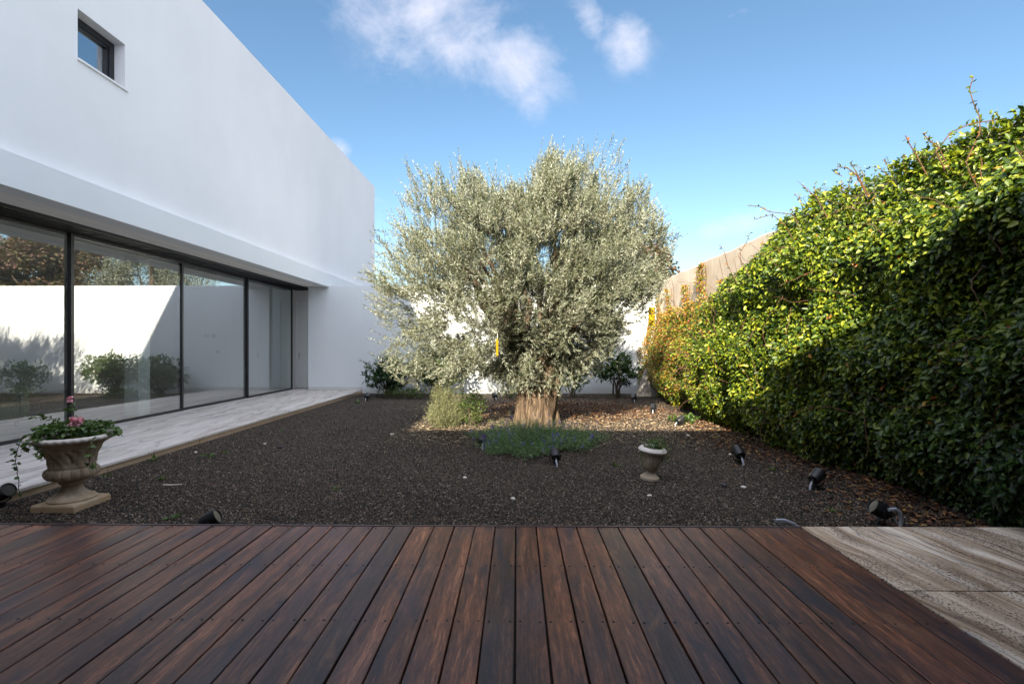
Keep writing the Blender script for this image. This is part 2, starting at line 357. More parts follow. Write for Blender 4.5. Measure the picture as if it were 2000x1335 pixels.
n1 = t.noise(oc, 1.2, 7, .65); n2 = t.noise(t.mapv(oc, (3, 5, .35)), 1.6, 6, .65)
c = t.ramp(n1, [(.3, (.40, .34, .27)), (.55, (.54, .47, .38)), (.75, (.62, .55, .46))])
c = t.mix(t.m('MULTIPLY', t.mr(n2, .5, .75), .6), c, (.34, .28, .21))
out(t, pbsdf(t, c, .9, t.noise(oc, 45, 5, .65), .5, .01, .2))
def urnmat(name, c0, c1, c2):
    m, t = mat(name); g = t.n('ShaderNodeNewGeometry'); oc = t.n('ShaderNodeTexCoord').outputs['Object']
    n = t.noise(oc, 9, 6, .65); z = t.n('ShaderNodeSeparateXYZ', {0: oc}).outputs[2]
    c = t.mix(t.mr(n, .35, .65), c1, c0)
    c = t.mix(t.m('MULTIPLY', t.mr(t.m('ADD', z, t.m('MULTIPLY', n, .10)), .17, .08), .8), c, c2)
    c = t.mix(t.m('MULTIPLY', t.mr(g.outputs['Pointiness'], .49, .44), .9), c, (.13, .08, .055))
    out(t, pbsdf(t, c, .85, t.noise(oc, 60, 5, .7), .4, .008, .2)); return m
M['urn'] = urnmat('weathered_urn_stone', (.54, .45, .33), (.31, .23, .155), (.48, .33, .19))
M['rim'] = simple('urn_rim_stone', (.62, .57, .51), .8, .25, ns=12, var=.14, bscale=50)
M['urn2'] = urnmat('small_urn_stone', (.44, .37, .28), (.25, .185, .13), (.46, .38, .28))

# ================================================================== SETTING
XE, XG, YB, ZG = -4.66, -6.86, 14.6, -.1
mb = MB(); mb.add([(-400, -400, ZG), (400, -400, ZG), (400, 900, ZG), (-400, 900, ZG)], [(0, 1, 2, 3)])
tag(mb.build('ground', M['ground']), 'dark brown gravel covering the garden bed', 'ground', kind='structure')
# deck boards
dk = MB(); pit = .15; x0 = -.011
for k in range(-31, 14):
    gx = x0 + pit * k; gp = .0035 + random.uniform(0, .0025)
    xa, xb = gx + gp * random.uniform(.6, 1.2), gx + pit - gp * random.uniform(.6, 1.2)
    zt = random.uniform(-.0015, .0015); r = .003; n = 14; ys = np.linspace(-5, 3.585, n)
    wob = [random.uniform(-.0010, .0010) for _ in ys]; v = []; f = []
    for i, y in enumerate(ys):
        w = wob[i]
        v += [(xa + w, y, -.024), (xa + w, y, zt - r), (xa + r + w, y, zt), (xb - r + w, y, zt), (xb + w, y, zt - r), (xb + w, y, -.024)]
    for i in range(n - 1):
        for j in range(5): f.append((i * 6 + j, i * 6 + j + 1, i * 6 + j + 7, i * 6 + j + 6))
    f.append(tuple(range(5, -1, -1))); f.append(tuple((n - 1) * 6 + j for j in range(6)))
    f = [tuple(reversed(q)) for q in f]
    dk.add(v, f)
deck = tag(dk.build('deck', M['deck']), 'dark red brown hardwood deck with long boards running away from the viewer', 'deck', kind='structure')
sc = MB()
for k in range(-31, 14):
    for y in (3.555, 2.95, 2.355, 1.76, 1.16, .56, -.04):
        for dx in (.026, .124):
            sc.lathe([(.0062, 0), (.0062, .0022), (.0045, .0026)], 10, (x0 + pit * k + dx + random.uniform(-.003, .003), y + random.uniform(-.004, .004), -.0004))
sc.build('screws', M['screw'], deck)
fr = MB(); fr.box(-4.66, 2.09, 3.589, 3.612, -.12, .004); fr.build('edge_trim', M['trim'], deck, bevel=.003)
jb = MB(); jb.box(-4.64, 2.08, -5, 3.58, -.098, -.06); jb.build('underlay', M['blackp'], deck)
for y in np.arange(-4.5, 3.5, .6): pass
# right-hand paving slabs
pv = MB()
for (ya, yb) in [(2.675, 3.612), (1.735, 2.667), (.793, 1.727), (-.2, .789), (-1.2, -.204), (-5, -1.204)]:
    for (xa, xb) in [(2.094, 5.4), (5.404, 9)] if ya < -9 else [(2.094, 4.16)]:
        pv.box(xa, xb, ya, yb, -.098, .002)
tag(pv.build('paving', M['trav'], bevel=.003), 'travertine paving slabs with dark pitted veins beside the deck', 'paving', kind='structure')
# left-hand terrace
te = MB(); ys = [-5, .5, 2.4, 4.3, 6.2, 8.1, 10.0, 11.9, 13.8, 15.36]
for ya, yb in zip(ys[:-1], ys[1:]):
    if yb <= 14: te.box(XE - .035, XE + .02, ya, yb - .004, -.03, .0)
    for (xa, xb) in [(-6.9, -6.02), (-6.016, -5.33), (-5.326, XE - .038)]:
        te.box(xa, xb, ya, min(yb, 15.36) - .0025, -.06, .0)
ter = tag(te.build('terrace', M['terrace'], bevel=.002), 'pale veined travertine terrace along the glass doors', 'terrace', kind='structure')
ri = MB(); yr = -5
while yr < 14.5:
    l = random.uniform(1.0, 1.7); ri.box(XE - .06, XE + random.uniform(-.004, .004), yr, min(yr + l, 14.58) - .006, -.16, -.031); yr += l
ri.build('riser', M['riser'], ter, bevel=.004)

# ------------------------------------------------------------------ house
house = empty('house', (-6, 8, 0), 0, 'white rendered modern house with full height black framed glass doors', 'house')
house.location = (0, 0, 0)
XU, XB = -5.81, -5.66
def part(mb, name, mt, par=house, **k): return mb.build(name, mt, par, **k)
# upper storey front wall with a window opening
wy0, wy1, wz0, wz1 = 6.37, 7.15, 5.13, 5.79
def ztop(y): return 7.70 + (y - 9) * .010
up = MB()
def quadwall(mb, x, ya, yb, za0, za1, zb0, zb1): mb.add([(x, ya, za0), (x, yb, zb0), (x, yb, zb1), (x, ya, za1)], [(0, 1, 2, 3)])
YE = 19.78; z0 = 3.3
quadwall(up, XU, -9, wy0, z0, ztop(-9), z0, ztop(wy0)); quadwall(up, XU, wy1, YE, z0, ztop(wy1), z0, ztop(YE))
quadwall(up, XU, wy0, wy1, z0, wz0, z0, wz0); quadwall(up, XU, wy0, wy1, wz1, ztop(wy0), wz1, ztop(wy1))
d = .21
up.add([(XU, wy0, wz0), (XU - d, wy0, wz0), (XU - d, wy0, wz1), (XU, wy0, wz1)], [(0, 1, 2, 3)])
up.add([(XU, wy1, wz0), (XU - d, wy1, wz0), (XU - d, wy1, wz1), (XU, wy1, wz1)], [(0, 3, 2, 1)])
up.add([(XU, wy0, wz1), (XU - d, wy0, wz1), (XU - d, wy1, wz1), (XU, wy1, wz1)], [(0, 1, 2, 3)])
up.add([(XU, wy0, wz0), (XU - d, wy0, wz0), (XU - d, wy1, wz0), (XU, wy1, wz0)], [(0, 3, 2, 1)])
up.add([(XU, YE, z0), (-14, YE, z0), (-14, YE, ztop(YE)), (XU, YE, ztop(YE))], [(0, 1, 2, 3)])
up.add([(-14, YE, z0), (-14, -9, z0), (-14, -9, ztop(-9)), (-14, YE, ztop(YE))], [(0, 1, 2, 3)])
part(up, 'upper_wall', M['white'])
rf = MB(); rf.add([(XU, -9, ztop(-9)), (XU, YE, ztop(YE)), (-14, YE, ztop(YE)), (-14, -9, ztop(-9))], [(0, 1, 2, 3)])
part(rf, 'roof', M['white'])
# dark room behind the small window
win = MB()
xa, xb = XU - d, XU - d + .05
for bx in [(wy0 - .02, wy0 + .07, wz0 - .02, wz1 + .02), (wy1 - .085, wy1 + .02, wz0 - .02, wz1 + .02), (wy0 + .07, wy1 - .085, wz0 - .02, wz0 + .04), (wy0 + .07, wy1 - .085, wz1 - .085, wz1 + .02)]:
    win.box(xa - .03, xb - .002, *bx)
w = part(win, 'window', M['black'], bevel=.004)
sa = MB()
for bx in [(wy0 + .072, wy0 + .105, wz0 + .042, wz1 - .087), (wy1 - .12, wy1 - .087, wz0 + .042, wz1 - .087), (wy0 + .107, wy1 - .122, wz1 - .12, wz1 - .087), (wy0 + .107, wy1 - .122, wz0 + .042, wz0 + .07)]:
    sa.box(xa - .02, xb - .018, *bx)
sa.build('sash', M['black'], w)
p = MB(); p.box(xa - .006, xa, wy0 + .1, wy1 - .1, wz0 + .05, wz1 - .1); p.build('pane', M['glass2'], w)
sl = MB(); sl.box(XU - d + .052, XU + .028, wy0 - .012, wy1 + .035, wz0 - .026, wz0 + .004); sl.build('sill', M['white'], w, bevel=.004)
rm = MB(); rm.box(-8.6, xa - .04, wy0 - .8, wy1 + 1.2, wz0 - 1, wz1 + .5)
rm.f = [tuple(reversed(q)) for q in rm.f if True][:5] + []; part(rm, 'upstairs_room', M['interior'])
# beam, soffit
bm_ = MB(); bm_.box(XB - .30, XB, -3.0, 22, 3.105, 3.50); part(bm_, 'beam', M['white2'], bevel=.004)
so_ = MB(); so_.box(-6.42, XB - .302, -3.0, YB - .002, 3.118, 3.30); so_.box(-6.42, XB - .302, YB + .202, 15.5, 3.118, 3.30)
so_.box(XB - .47, XB - .45, -3, YB - .01, 3.110, 3.1175); part(so_, 'soffit', M['soffit'])
# top track (dark, grooved), threshold
tk = MB(); tk.box(-6.98, -6.42, -3, 15.34, 3.14, 3.30)
for xx in (-6.44, -6.54, -6.64, -6.74, -6.84, -6.95): tk.box(xx - .025, xx, -3, 15.335, 3.075, 3.139)
part(tk, 'top_track', M['black'], bevel=.002)
th = MB(); th.box(-7.0, -6.902, -3, 15.34, -.05, -.004); part(th, 'threshold', M['black'])
# sliding glass panels
mull = [-2.1, .15, 2.6, 5.0, 7.45, 9.92, 12.36, 14.79]
for i, (ya, yb) in enumerate(zip(mull[:-1], mull[1:])):
    xx = (-6.87, -6.905)[i % 2]; a, b = ya - .03, yb + .03; zb, zt = .0, 3.07
    f_ = MB(); f_.box(xx - .032, xx, a, a + .055, zb, zt); f_.box(xx - .032, xx, b - .055, b, zb, zt)
    f_.box(xx - .031, xx - .001, a + .056, b - .056, zb, zb + .05); f_.box(xx - .031, xx - .001, a + .056, b - .056, zt - .045, zt)
    fo = part(f_, 'glass_door', M['black'], bevel=.003)
    g_ = MB(); g_.add([(xx - .02, a + .06, zb + .04), (xx - .02, b - .06, zb + .04), (xx - .02, b - .06, zt - .03), (xx - .02, a + .06, zt - .03)], [(0, 1, 2, 3)])
    g_.build('pane', M['glass'], fo)
# interior room
r_ = MB(); r_.box(-13.9, -7.0, -3, 15.5, -.10, -.006); part(r_, 'interior_floor', M['terrace'])
r_ = MB(); r_.box(-13.9, -6.99, -3, 15.5, 3.16, 3.28); part(r_, 'interior_ceiling', M['interior'])
r_ = MB(); r_.box(-13.9, -5.9, 15.36, 15.5, -.1, 3.159); r_.box(-13.9, -6.6, -3.2, -3.0, -.1, 3.3)
for (a, b) in [(-3, 3.8), (5.6, 15.36)]: r_.box(-14, -13.9, a, b, -.1, 3.159)
r_.box(-14, -13.9, 3.8, 5.6, 2.7, 3.159); part(r_, 'interior_wall', M['interior'])
r_ = MB(); r_.box(-7.5, -7.22, 9.2, 9.5, -.006, 3.16); part(r_, 'column', M['interior'], bevel=.01)
r_ = MB(); r_.box(-10.6, -7.16, 11.5, 11.62, 2.72, 3.159); part(r_, 'ceiling_bulkhead', M['interior'])
# interior door and switches on the end wall
def door(xa, xb, par, knob_left=True):
    y = 15.36; f_ = MB(); f_.box(xa - .07, xa, y - .03, y, 0, 2.75); f_.box(xb, xb + .07, y - .03, y, 0, 2.75); f_.box(xa - .07, xb + .07, y - .03, y - .0, 2.751, 2.82)
    fo = part(f_, 'door', M['white'], bevel=.004)
    l = MB(); l.box(xa + .006, xb - .006, y - .018, y - .002, .01, 2.74); l.build('door_leaf', M['interior'], fo, bevel=.004)
    h = MB(); hx = xa + .07 if knob_left else xb - .07
    h.tube([(hx, y - .018, 1.05), (hx, y - .07, 1.05), (hx + .11, y - .072, 1.05)], .009, 8); h.box(hx - .02, hx + .02, y - .024, y - .0185, .93, 1.12); h.build('handle', M['steel'], fo, smooth=True)
door(-9.05, -8.15, house, False); door(-6.98, -6.28, house)
for (a, b, c_, d_) in [(-9.95, -9.78, 1.60, 1.70), (-9.70, -9.55, 1.60, 1.70), (-9.55, -9.47, 1.10, 1.20)]:
    pl = MB(); pl.box(a, b, 15.35, 15.36, c_, d_); part(pl, 'switch', M['plate'])
# rear wing behind the viewer (throws the long shadow) and its porch roof
YW = 8.2 - (7.75 + .1) * SDY
rw = MB(); rw.box(-14, 9, YW - 6, YW, -.1, 7.75); part(rw, 'rear_wing', M['white'])
pr = MB(); pr.box(-5.64, 9, YW + .002, 8.2 - 3.3 * SDY, 3.05, 3.2); part(pr, 'porch_roof', M['soffit'], bevel=.004)
# sofa seen through the first pane
sofa = empty('sofa', (-8.7, 7.0, 0), 0, 'pale green sofa standing behind the leftmost glass pane', 'sofa')
q = MB(); q.box(-.45, .45, -1.0, 1.0, .08, .42); q.build('seat', M['sofa'], sofa, bevel=.05)
q = MB(); q.box(-.47, -.22, -1.0, 1.0, .425, .86); q.build('backrest', M['sofa'], sofa, bevel=.06)
for s in (-1, 1):
    q = MB(); q.box(-.45, .43, s * 1.1 - .09, s * 1.1 + .09, .08, .6); q.build('armrest', M['sofa'], sofa, bevel=.05)
for a in (-.4, .38):
    for b in (-1, 1):
        q = MB(); q.box(a - .02, a + .02, b - .02, b + .02, -.004, .078); q.build('leg', M['black'], sofa)
# ------------------------------------------------------------------ garden walls
gw = MB(); gw.box(-6.30, 4.2, YB, YB + .2, -.15, 3.15)
M['cool_shade'] = wallmat('shade_tinted_render', (.755, .80, .81))  # same white render, with bluish shade tinted into the colour
gwo = tag(gw.build('garden_wall', M['cool_shade'], bevel=.006), 'smooth white rendered wall closing the far end of the garden', 'wall')
sk = MB(); sk.box(-6.29, XE - .002, YB - .022, YB - .003, .001, .10); sk.build('skirting', M['skirt'], gwo, bevel=.003)
cw = MB(); ysn = np.linspace(-5, 18, 90)
v = []; f = []
for i, y in enumerate(ysn):
    zt = 3.22 + .012 * math.sin(y * 3.1) + .008 * math.sin(y * 7.7)
    for (x, z) in [(4.2, -.15), (4.2, zt - .02), (4.22, zt), (4.42, zt), (4.44, zt - .02), (4.44, -.15)]: v.append((x, y, z))
for i in range(len(ysn) - 1):
    for j in range(5): f.append((i * 6 + j, i * 6 + j + 1, i * 6 + j + 7, i * 6 + j + 6))
f.append((0, 1, 2, 3, 4, 5)); f.append(tuple((len(ysn) - 1) * 6 + j for j in range(5, -1, -1)))
cw.add(v, [tuple(reversed(q)) for q in f])
tag(cw.build('boundary_wall', M['concrete']), 'stained beige concrete boundary wall half hidden under the climbing plant', 'wall')

# ================================================================== PLANTS
# ------------------------------------------------------------------ gravel stones, fallen leaves
def stones(name, n, xs, ys_, size, mt, power=2.):
    uu = rng.random(n)
    a, b = ys_
    Y = (a ** (1 - power) + uu * (b ** (1 - power) - a ** (1 - power))) ** (1 / (1 - power))
    X = rng.uniform(xs[0], xs[1], n)
    s = size * rng.uniform(.5, 1.35, n)
    B = np.array([(1, 0, 0), (-1, 0, 0), (0, 1, 0), (0, -1, 0), (0, 0, 1), (0, 0, -1)], float)
    V = B[None] * rng.uniform(.55, 1.2, (n, 6, 1)); V += rng.normal(0, .15, (n, 6, 3))
    V[:, :, 2] *= .65; th = rng.uniform(0, 6.28, n); c, s_ = np.cos(th)[:, None], np.sin(th)[:, None]
    V = np.stack([V[:, :, 0] * c - V[:, :, 1] * s_, V[:, :, 0] * s_ + V[:, :, 1] * c, V[:, :, 2]], -1) * s[:, None, None]
    tl = rng.normal(0, .5, n)[:, None]; V[:, :, 2] += V[:, :, 0] * tl
    V += np.stack([X, Y, ZG + s * .25], -1)[:, None]
    Fc = np.array([(0, 2, 4), (2, 1, 4), (1, 3, 4), (3, 0, 4), (2, 0, 5), (1, 2, 5), (3, 1, 5), (0, 3, 5)])
    return npmesh(name, V.reshape(-1, 3), (np.arange(n)[:, None, None] * 6 + Fc[None]).reshape(-1, 3), mt)
tag(stones('gravel', 140000, (-4.62, 4.15), (3.64, 14.55), .0098, M['stone'], 2.2), 'loose dark gravel chips lying over the bed', 'gravel', kind='stuff')
def snoise(X, Y, Z=0., s=1.):
    return (np.sin(X * 1.7 * s + 1.3 * np.sin(Y * 1.1 * s + 2)) + np.sin(Y * 2.3 * s + 1.7 * np.sin(Z * 1.9 * s + .7)) + np.sin(Z * 2.1 * s + 1.5 * np.sin(X * 1.5 * s + 4))
            + .6 * np.sin(X * 4.1 * s + Y * 2.7 * s + 1) + .6 * np.sin(Z * 4.7 * s - Y * 3.1 * s)) / 3.
def ground_leaves(name, n, cx, cy, sx_, sy_, L, mt, hedge=False):
    if hedge:
        Y = rng.uniform(3.7, 9.5, n); X = 3.45 - np.abs(rng.normal(0, .42, n)) + .25 * np.sin(Y * 1.5) + rng.random(n) * .5
    else: X = rng.normal(cx, sx_, n); Y = rng.normal(cy, sy_, n)
    k = (Y < 14.4) & (Y > (3.66 if hedge else 9.15 + .3 * np.sin(X * 3))) & (X < 4.1) & (X > -4.5); X, Y = X[k], Y[k]; n = len(X)
    P = np.stack([X, Y, ZG + rng.uniform(.006, .03, n)], -1)
    th = rng.uniform(0, 6.28, n); D = np.stack([np.cos(th), np.sin(th), rng.normal(0, .25, n)], -1)
    return leaves(name, P, D, np.array([0, 0, 1.]) + rng.normal(0, .35, (n, 3)), L * rng.uniform(.6, 1.2, n), L * .45 * rng.uniform(.7, 1.2, n), mt, fold=.3, curl=.15)
a_ = ground_leaves('fallen_leaves', 2300, 0, 0, 0, 0, .055, M['dead'], True)
tag(a_, 'brown and red fallen leaves along the foot of the climbing plant', 'fallen leaves', kind='stuff')
nn = 8500; lx = rng.uniform(-2.1, 3.7, nn); ly = 8.75 + rng.normal(0, 1.15, nn); kq = (ly > 7.2 - rng.random(nn) * .8) & (ly < 12) & (rng.random(nn) < np.clip((lx + 2.2) * 1.5, 0, 1)); lx, ly = lx[kq], ly[kq]; nn = len(lx)  # pale leaves added here to brighten the sunlit strip of ground
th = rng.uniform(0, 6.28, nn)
m, t = mat('added_pale_leaf'); M['added_pale'] = m
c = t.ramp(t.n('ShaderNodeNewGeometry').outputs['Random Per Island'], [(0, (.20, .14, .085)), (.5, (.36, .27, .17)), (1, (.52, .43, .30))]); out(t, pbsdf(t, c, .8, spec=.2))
dl = leaves('added_pale_leaves', np.stack([lx, ly, ZG + rng.uniform(.012, .03, nn)], -1), np.stack([np.cos(th), np.sin(th), rng.normal(0, .2, nn)], -1), np.array([0, 0, 1.]) + rng.normal(0, .3, (nn, 3)), rng.uniform(.035, .065, nn), rng.uniform(.010, .018, nn), M['added_pale'], fold=.2, shape='lance')
tag(dl, 'pale tan leaves added round the trunk to brighten the sunlit gravel', 'dry leaves', kind='stuff')
b_ = ground_leaves('leaf_mulch', 9000, 1.0, 10.9, 1.3, 1.0, .05, M['dead'])
tag(b_, 'dark reddish leaf litter under the olive tree', 'leaf litter', kind='stuff')

# ------------------------------------------------------------------ climbing plant on the boundary wall
def hedge_top(Y):
    return np.interp(Y, [2.5, 3.6, 4.1, 4.6, 5.2, 6.0, 7.0, 7.7, 8.2, 8.7, 9.4, 10.5, 12, 14.5], [3.08, 3.10, 3.12, 3.15, 3.2, 3.24, 3.18, 3.06, 2.75, 2.3, 2.2, 2.2, 2.2, 2.1])
def hedge_face(Y, Z):
    "front surface x: bulging towards the garden at mid height"
    t_ = np.clip((Z + .1) / np.maximum(hedge_top(Y) + .1, .1), 0, 1)
    thick = np.interp(Y, [2.5, 4, 6, 8, 10, 12, 14.5], [.55, .62, .80, .95, .72, .62, .5])
    prof = np.interp(t_, [0, .12, .45, .8, .94, 1.0], [.62, .85, 1.0, .80, .55, .22])
    return 4.2 - thick * prof + .17 * snoise(Y * 1.2, Z * 1.6, 0, 1.2) + .05 * snoise(Y * 3, Z * 3, 1, 1.3)
hed = empty('climbing_hedge', (4.15, 6, -.1), 0, 'tall glossy green climbing plant, thick as a hedge, covering the right hand wall', 'climbing plant'); hed.location = (0, 0, 0)
N0 = 140000
uu = rng.random(N0); Y = (2.0 ** -1 + uu * (14.5 ** -1 - 2.0 ** -1)) ** -1 * 1.0
Y = np.where(rng.random(N0) < .45, rng.uniform(2.0, 14.5, N0), Y)
Z = -.08 + rng.random(N0) * (hedge_top(Y) + .13 + .10 * snoise(Y, Y * .3, 2, 3))
X = hedge_face(Y, Z)
dep = np.abs(rng.normal(0, .09, N0)); gap = snoise(Y * 1.0, Z * 1.3, 5, 2.3); keep = rng.random(N0) < np.clip(1.1 - 1.15 * np.clip(gap - .12, 0, 1), .22, 1)
X = X + dep - .05 + .10 * np.clip(snoise(Y, Z, 9, 3.), -.6, .8)
X = np.minimum(X, 4.17); P = np.stack([X, Y, Z], -1)
# normal mostly towards garden and up; leaf hangs down/out
Nn = np.array([-.75, -.15, .55]) + rng.normal(0, .42, (N0, 3)); D = np.array([-.40, -.05, -.55]) + rng.normal(0, .65, (N0, 3))
top = np.clip((Z - hedge_top(Y) + .25) / .25, 0, 1)[:, None]; D = D + top * np.array([0, 0, .9]); Nn = Nn + top * np.array([0, 0, .5])
tint = np.interp(Y, [2, 8.5, 10, 12, 14.5], [.004, .010, .14, .40, .55]) * (.6 + .8 * np.clip(Z / 2.2, 0, 1)) 
ls = (.45 + .85 * rng.random(N0) ** .8) * np.interp(Y, [2, 6, 9, 11, 14.5], [.062, .062, .060, .054, .048])
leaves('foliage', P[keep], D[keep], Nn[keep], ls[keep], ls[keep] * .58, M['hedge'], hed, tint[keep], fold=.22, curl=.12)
# inner layer so gaps read as depth, not as wall
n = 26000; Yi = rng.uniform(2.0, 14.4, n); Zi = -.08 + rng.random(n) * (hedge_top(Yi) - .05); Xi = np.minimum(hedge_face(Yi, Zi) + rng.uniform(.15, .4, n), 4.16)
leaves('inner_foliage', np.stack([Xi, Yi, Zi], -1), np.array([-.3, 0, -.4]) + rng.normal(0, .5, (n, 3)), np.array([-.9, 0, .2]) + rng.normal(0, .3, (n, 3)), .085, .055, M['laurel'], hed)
# stems and whips
def wander(p, d, n, step, jit, grav=0.):
    pts = [Vector(p)]; d = Vector(d).normalized()
    for i in range(n):
        d = (d + Vector((random.gauss(0, jit), random.gauss(0, jit), random.gauss(0, jit) + grav))).normalized(); pts.append(pts[-1] + d * step)
    return pts
st = MB(); wl = []
for i in range(34):
    y = random.uniform(3.2, 13.8); x = float(hedge_face(np.array(y), np.array(.1))) + random.uniform(.1, .25)
    st.tube(wander((x, y, -.1), (.25, random.uniform(-.4, .4), 1), 9, .16, .2), [.018 - .0015 * k for k in range(10)], 6)
for i in range(120):     # thin loose shoots over the face
    y = random.uniform(3.3, 10.5); z = random.uniform(.4, float(hedge_top(np.array(y)))); x = float(hedge_face(np.array(y), np.array(z))) - .03
    m_ = random.randint(7, 14); pts = wander((x, y, z), (-.3, random.uniform(-1, 1), random.uniform(-.3, .7)), m_, .06, .25, -.03)
    for q in pts: q.x = min(q.x, float(hedge_face(np.array(q.y), np.array(max(q.z, 0)))) - .015)
    st.tube(pts, [.0042 * (1 - .6 * k / m_) for k in range(m_ + 1)], 5)
whips = [((3.95, 4.05, 3.1), [(1885, 340), (1878, 320), (1893, 288), (1905, 262), (1904, 232), (1892, 205), (1885, 180), (1892, 155)], 3.9),
         (None, [(1820, 300), (1850, 262), (1890, 245), (1930, 240), (1955, 236)], 3.9),
         (None, [(1782, 305), (1770, 285), (1762, 268)], 4.4), (None, [(1825, 292), (1806, 276), (1795, 264)], 4.3),
         (None, [(1668, 345), (1650, 330), (1632, 328), (1626, 340), (1640, 346)], 5.1), (None, [(1668, 340), (1660, 325), (1655, 320)], 5.1),
         (None, [(1590, 385), (1575, 375), (1562, 362)], 5.6), (None, [(1545, 420), (1500, 415), (1480, 404), (1458, 403)], 6.2),
         (None, [(1530, 440), (1505, 420), (1470, 430)], 6.3), (None, [(1440, 500), (1455, 475), (1463, 455)], 6.8), (None, [(1420, 520), (1412, 490), (1402, 478)], 7.2)]
for _, px, Yd in whips:
    px = [(px[0][0] + 22, px[0][1] + 42)] + px; pts = [A(a, b, Yd) for a, b in px]; st.tube(pts, [.006 * (1 - .5 * i / len(pts)) for i in range(len(pts))], 5)
    for i in range(1, len(pts)):
        for k in range(4): wl.append(np.array(pts[i - 1]) + (np.array(pts[i]) - np.array(pts[i - 1])) * random.random())
for i in range(150):     # short leafy shoots breaking the top edge
    y = random.uniform(3.2, 8.4); z = float(hedge_top(np.array(y))) - .05; x = float(hedge_face(np.array(y), np.array(z))) + random.uniform(-.05, .35); x = min(x, 4.25)
    m_ = random.randint(4, 8); pts = wander((x, y, z), (-.35, random.uniform(-.8, .8), random.uniform(.3, 1.1)), m_, .04, .25, 0); st.tube(pts, [.003 * (1 - .6 * k / m_) for k in range(m_ + 1)], 4)
    for p_ in pts[1:]:
        for k in range(2): wl.append(np.array(p_) + rng.normal(0, .008, 3))
st.build('stems', M['vine'], hed, smooth=True)
wl = np.array(wl); n = len(wl)
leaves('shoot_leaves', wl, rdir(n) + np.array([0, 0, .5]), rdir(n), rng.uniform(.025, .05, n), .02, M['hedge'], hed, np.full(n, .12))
# thinner strands climbing the bare concrete
for (pa, pb, w_, ys_) in [(1372, 515, 15, 11.2), (1340, 560, 12, 12.0), (1305, 565, 9, 13.2), (1412, 545, 8, 9.9), (1288, 575, 6, 14.0)]:
    pass
SP = []; ST = MB()
for (px, ytop, wpx) in [(1372, 515, 15), (1341, 556, 13), (1306, 562, 8), (1413, 545, 8), (1287, 575, 6), (1352, 590, 12)]:
    Yc = 4.12 * F / (px - HX); zt = H + (HY - ytop) / F * Yc; w_ = wpx / F * Yc * 1.0
    for k in range(int(60 + 420 * (zt - 2.0) * w_ * 8)):
        z = random.uniform(1.9, zt); s_ = (1 - .5 * (z - 1.9) / max(zt - 1.9, .1)); SP.append((4.13 - random.random() * .09, Yc + random.gauss(0, w_ * 1.2 * s_) + .08 * math.sin(z * 5), z))
    ST.tube([(4.17, Yc + .06 * math.sin(z * 6), z) for z in np.linspace(1.6, zt, 12)], .006, 5)
for k in range(14):
    y = random.uniform(8.3, 13.8); ST.tube(wander((4.185, y, 2.1), (0, random.uniform(-.2, .2), 1), 9, .11, .06), .004, 4)
ST.build('wall_tendrils', M['vine'], hed)
SP = np.array(SP); n = len(SP)
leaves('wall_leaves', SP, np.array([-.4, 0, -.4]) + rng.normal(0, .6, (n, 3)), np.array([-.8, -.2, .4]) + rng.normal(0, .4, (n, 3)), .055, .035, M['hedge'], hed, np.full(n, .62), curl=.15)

# ------------------------------------------------------------------ olive tree
ol = empty('olive_tree', (.38, 8.75, ZG), 0, 'large silvery olive tree with a wide crown and a thick gnarled trunk', 'tree')
oc_ = Vector((.38, 8.75, ZG))
OY = 8.9; C0 = np.array([A(1030, 555, OY)[0], OY, A(1030, 555, OY)[2]])
outl = [(1170, 296), (1145, 318), (1100, 325), (1070, 295), (1040, 345), (990, 372), (950, 350), (918, 332), (880, 355), (850, 352), (826, 338), (792, 372), (785, 420), (772, 460),
        (752, 480), (768, 515), (712, 535), (745, 570), (738, 605), (752, 640), (735, 685), (728, 700), (780, 735), (845, 760), (890, 775), (950, 745), (1000, 775), (1050, 785), (1095, 775),
        (1130, 748), (1180, 725), (1235, 700), (1255, 660), (1268, 600), (1285, 550), (1300, 500), (1322, 470), (1290, 445), (1262, 400), (1225, 372), (1205, 320)]
oa = []
for (px, py) in outl:
    a = A(px, py, OY); oa.append((math.atan2(a[2] - C0[2], a[0] - C0[0]), math.hypot(a[2] - C0[2], a[0] - C0[0])))
oa.sort(); OA = np.array([q[0] for q in oa]); OR = np.array([q[1] for q in oa])
OA = np.concatenate([OA - 2 * math.pi, OA, OA + 2 * math.pi]); OR = np.tile(OR, 3)
def crownR(ang): return np.interp(ang, OA, OR)
DEP = 2.25
ns = 17000
KC = 300; BK = rdir(KC); rk = rng.uniform(.42, .97, KC) ** .6
ci = rng.integers(0, KC, ns * 3); ck = rng.uniform(.55, 1.25, KC)
B = BK[ci] * rk[ci][:, None] + rng.normal(0, 1, (ns * 3, 3)) * (.078 * ck[ci])[:, None] * np.array([1, 1, .8])
bg = rng.random(ns * 3) < .09; B[bg] = rdir(int(bg.sum())) * (rng.random(int(bg.sum())) ** .4)[:, None]
rr = np.linalg.norm(B, axis=1); kk_ = rr > 1.0; rr = np.where(kk_, 1.0 + (rr - 1) * .5, rr); B = norm(B)
ang = np.arctan2(B[:, 2], B[:, 0]); hor = np.hypot(B[:, 0], B[:, 2])
Rr = crownR(ang) * (.955 + .055 * snoise(B[:, 0] * 3.3, B[:, 1] * 3.3, B[:, 2] * 3.3, 2.) + .03 * snoise(B[:, 0] * 7, B[:, 1] * 7, B[:, 2] * 7, 2.5))
PX = C0[0] + np.cos(ang) * hor * Rr * rr; PZ = C0[2] + np.sin(ang) * hor * Rr * rr; PY = C0[1] + B[:, 1] * DEP * rr * (1 - .12 * (B[:, 2] < -.3))
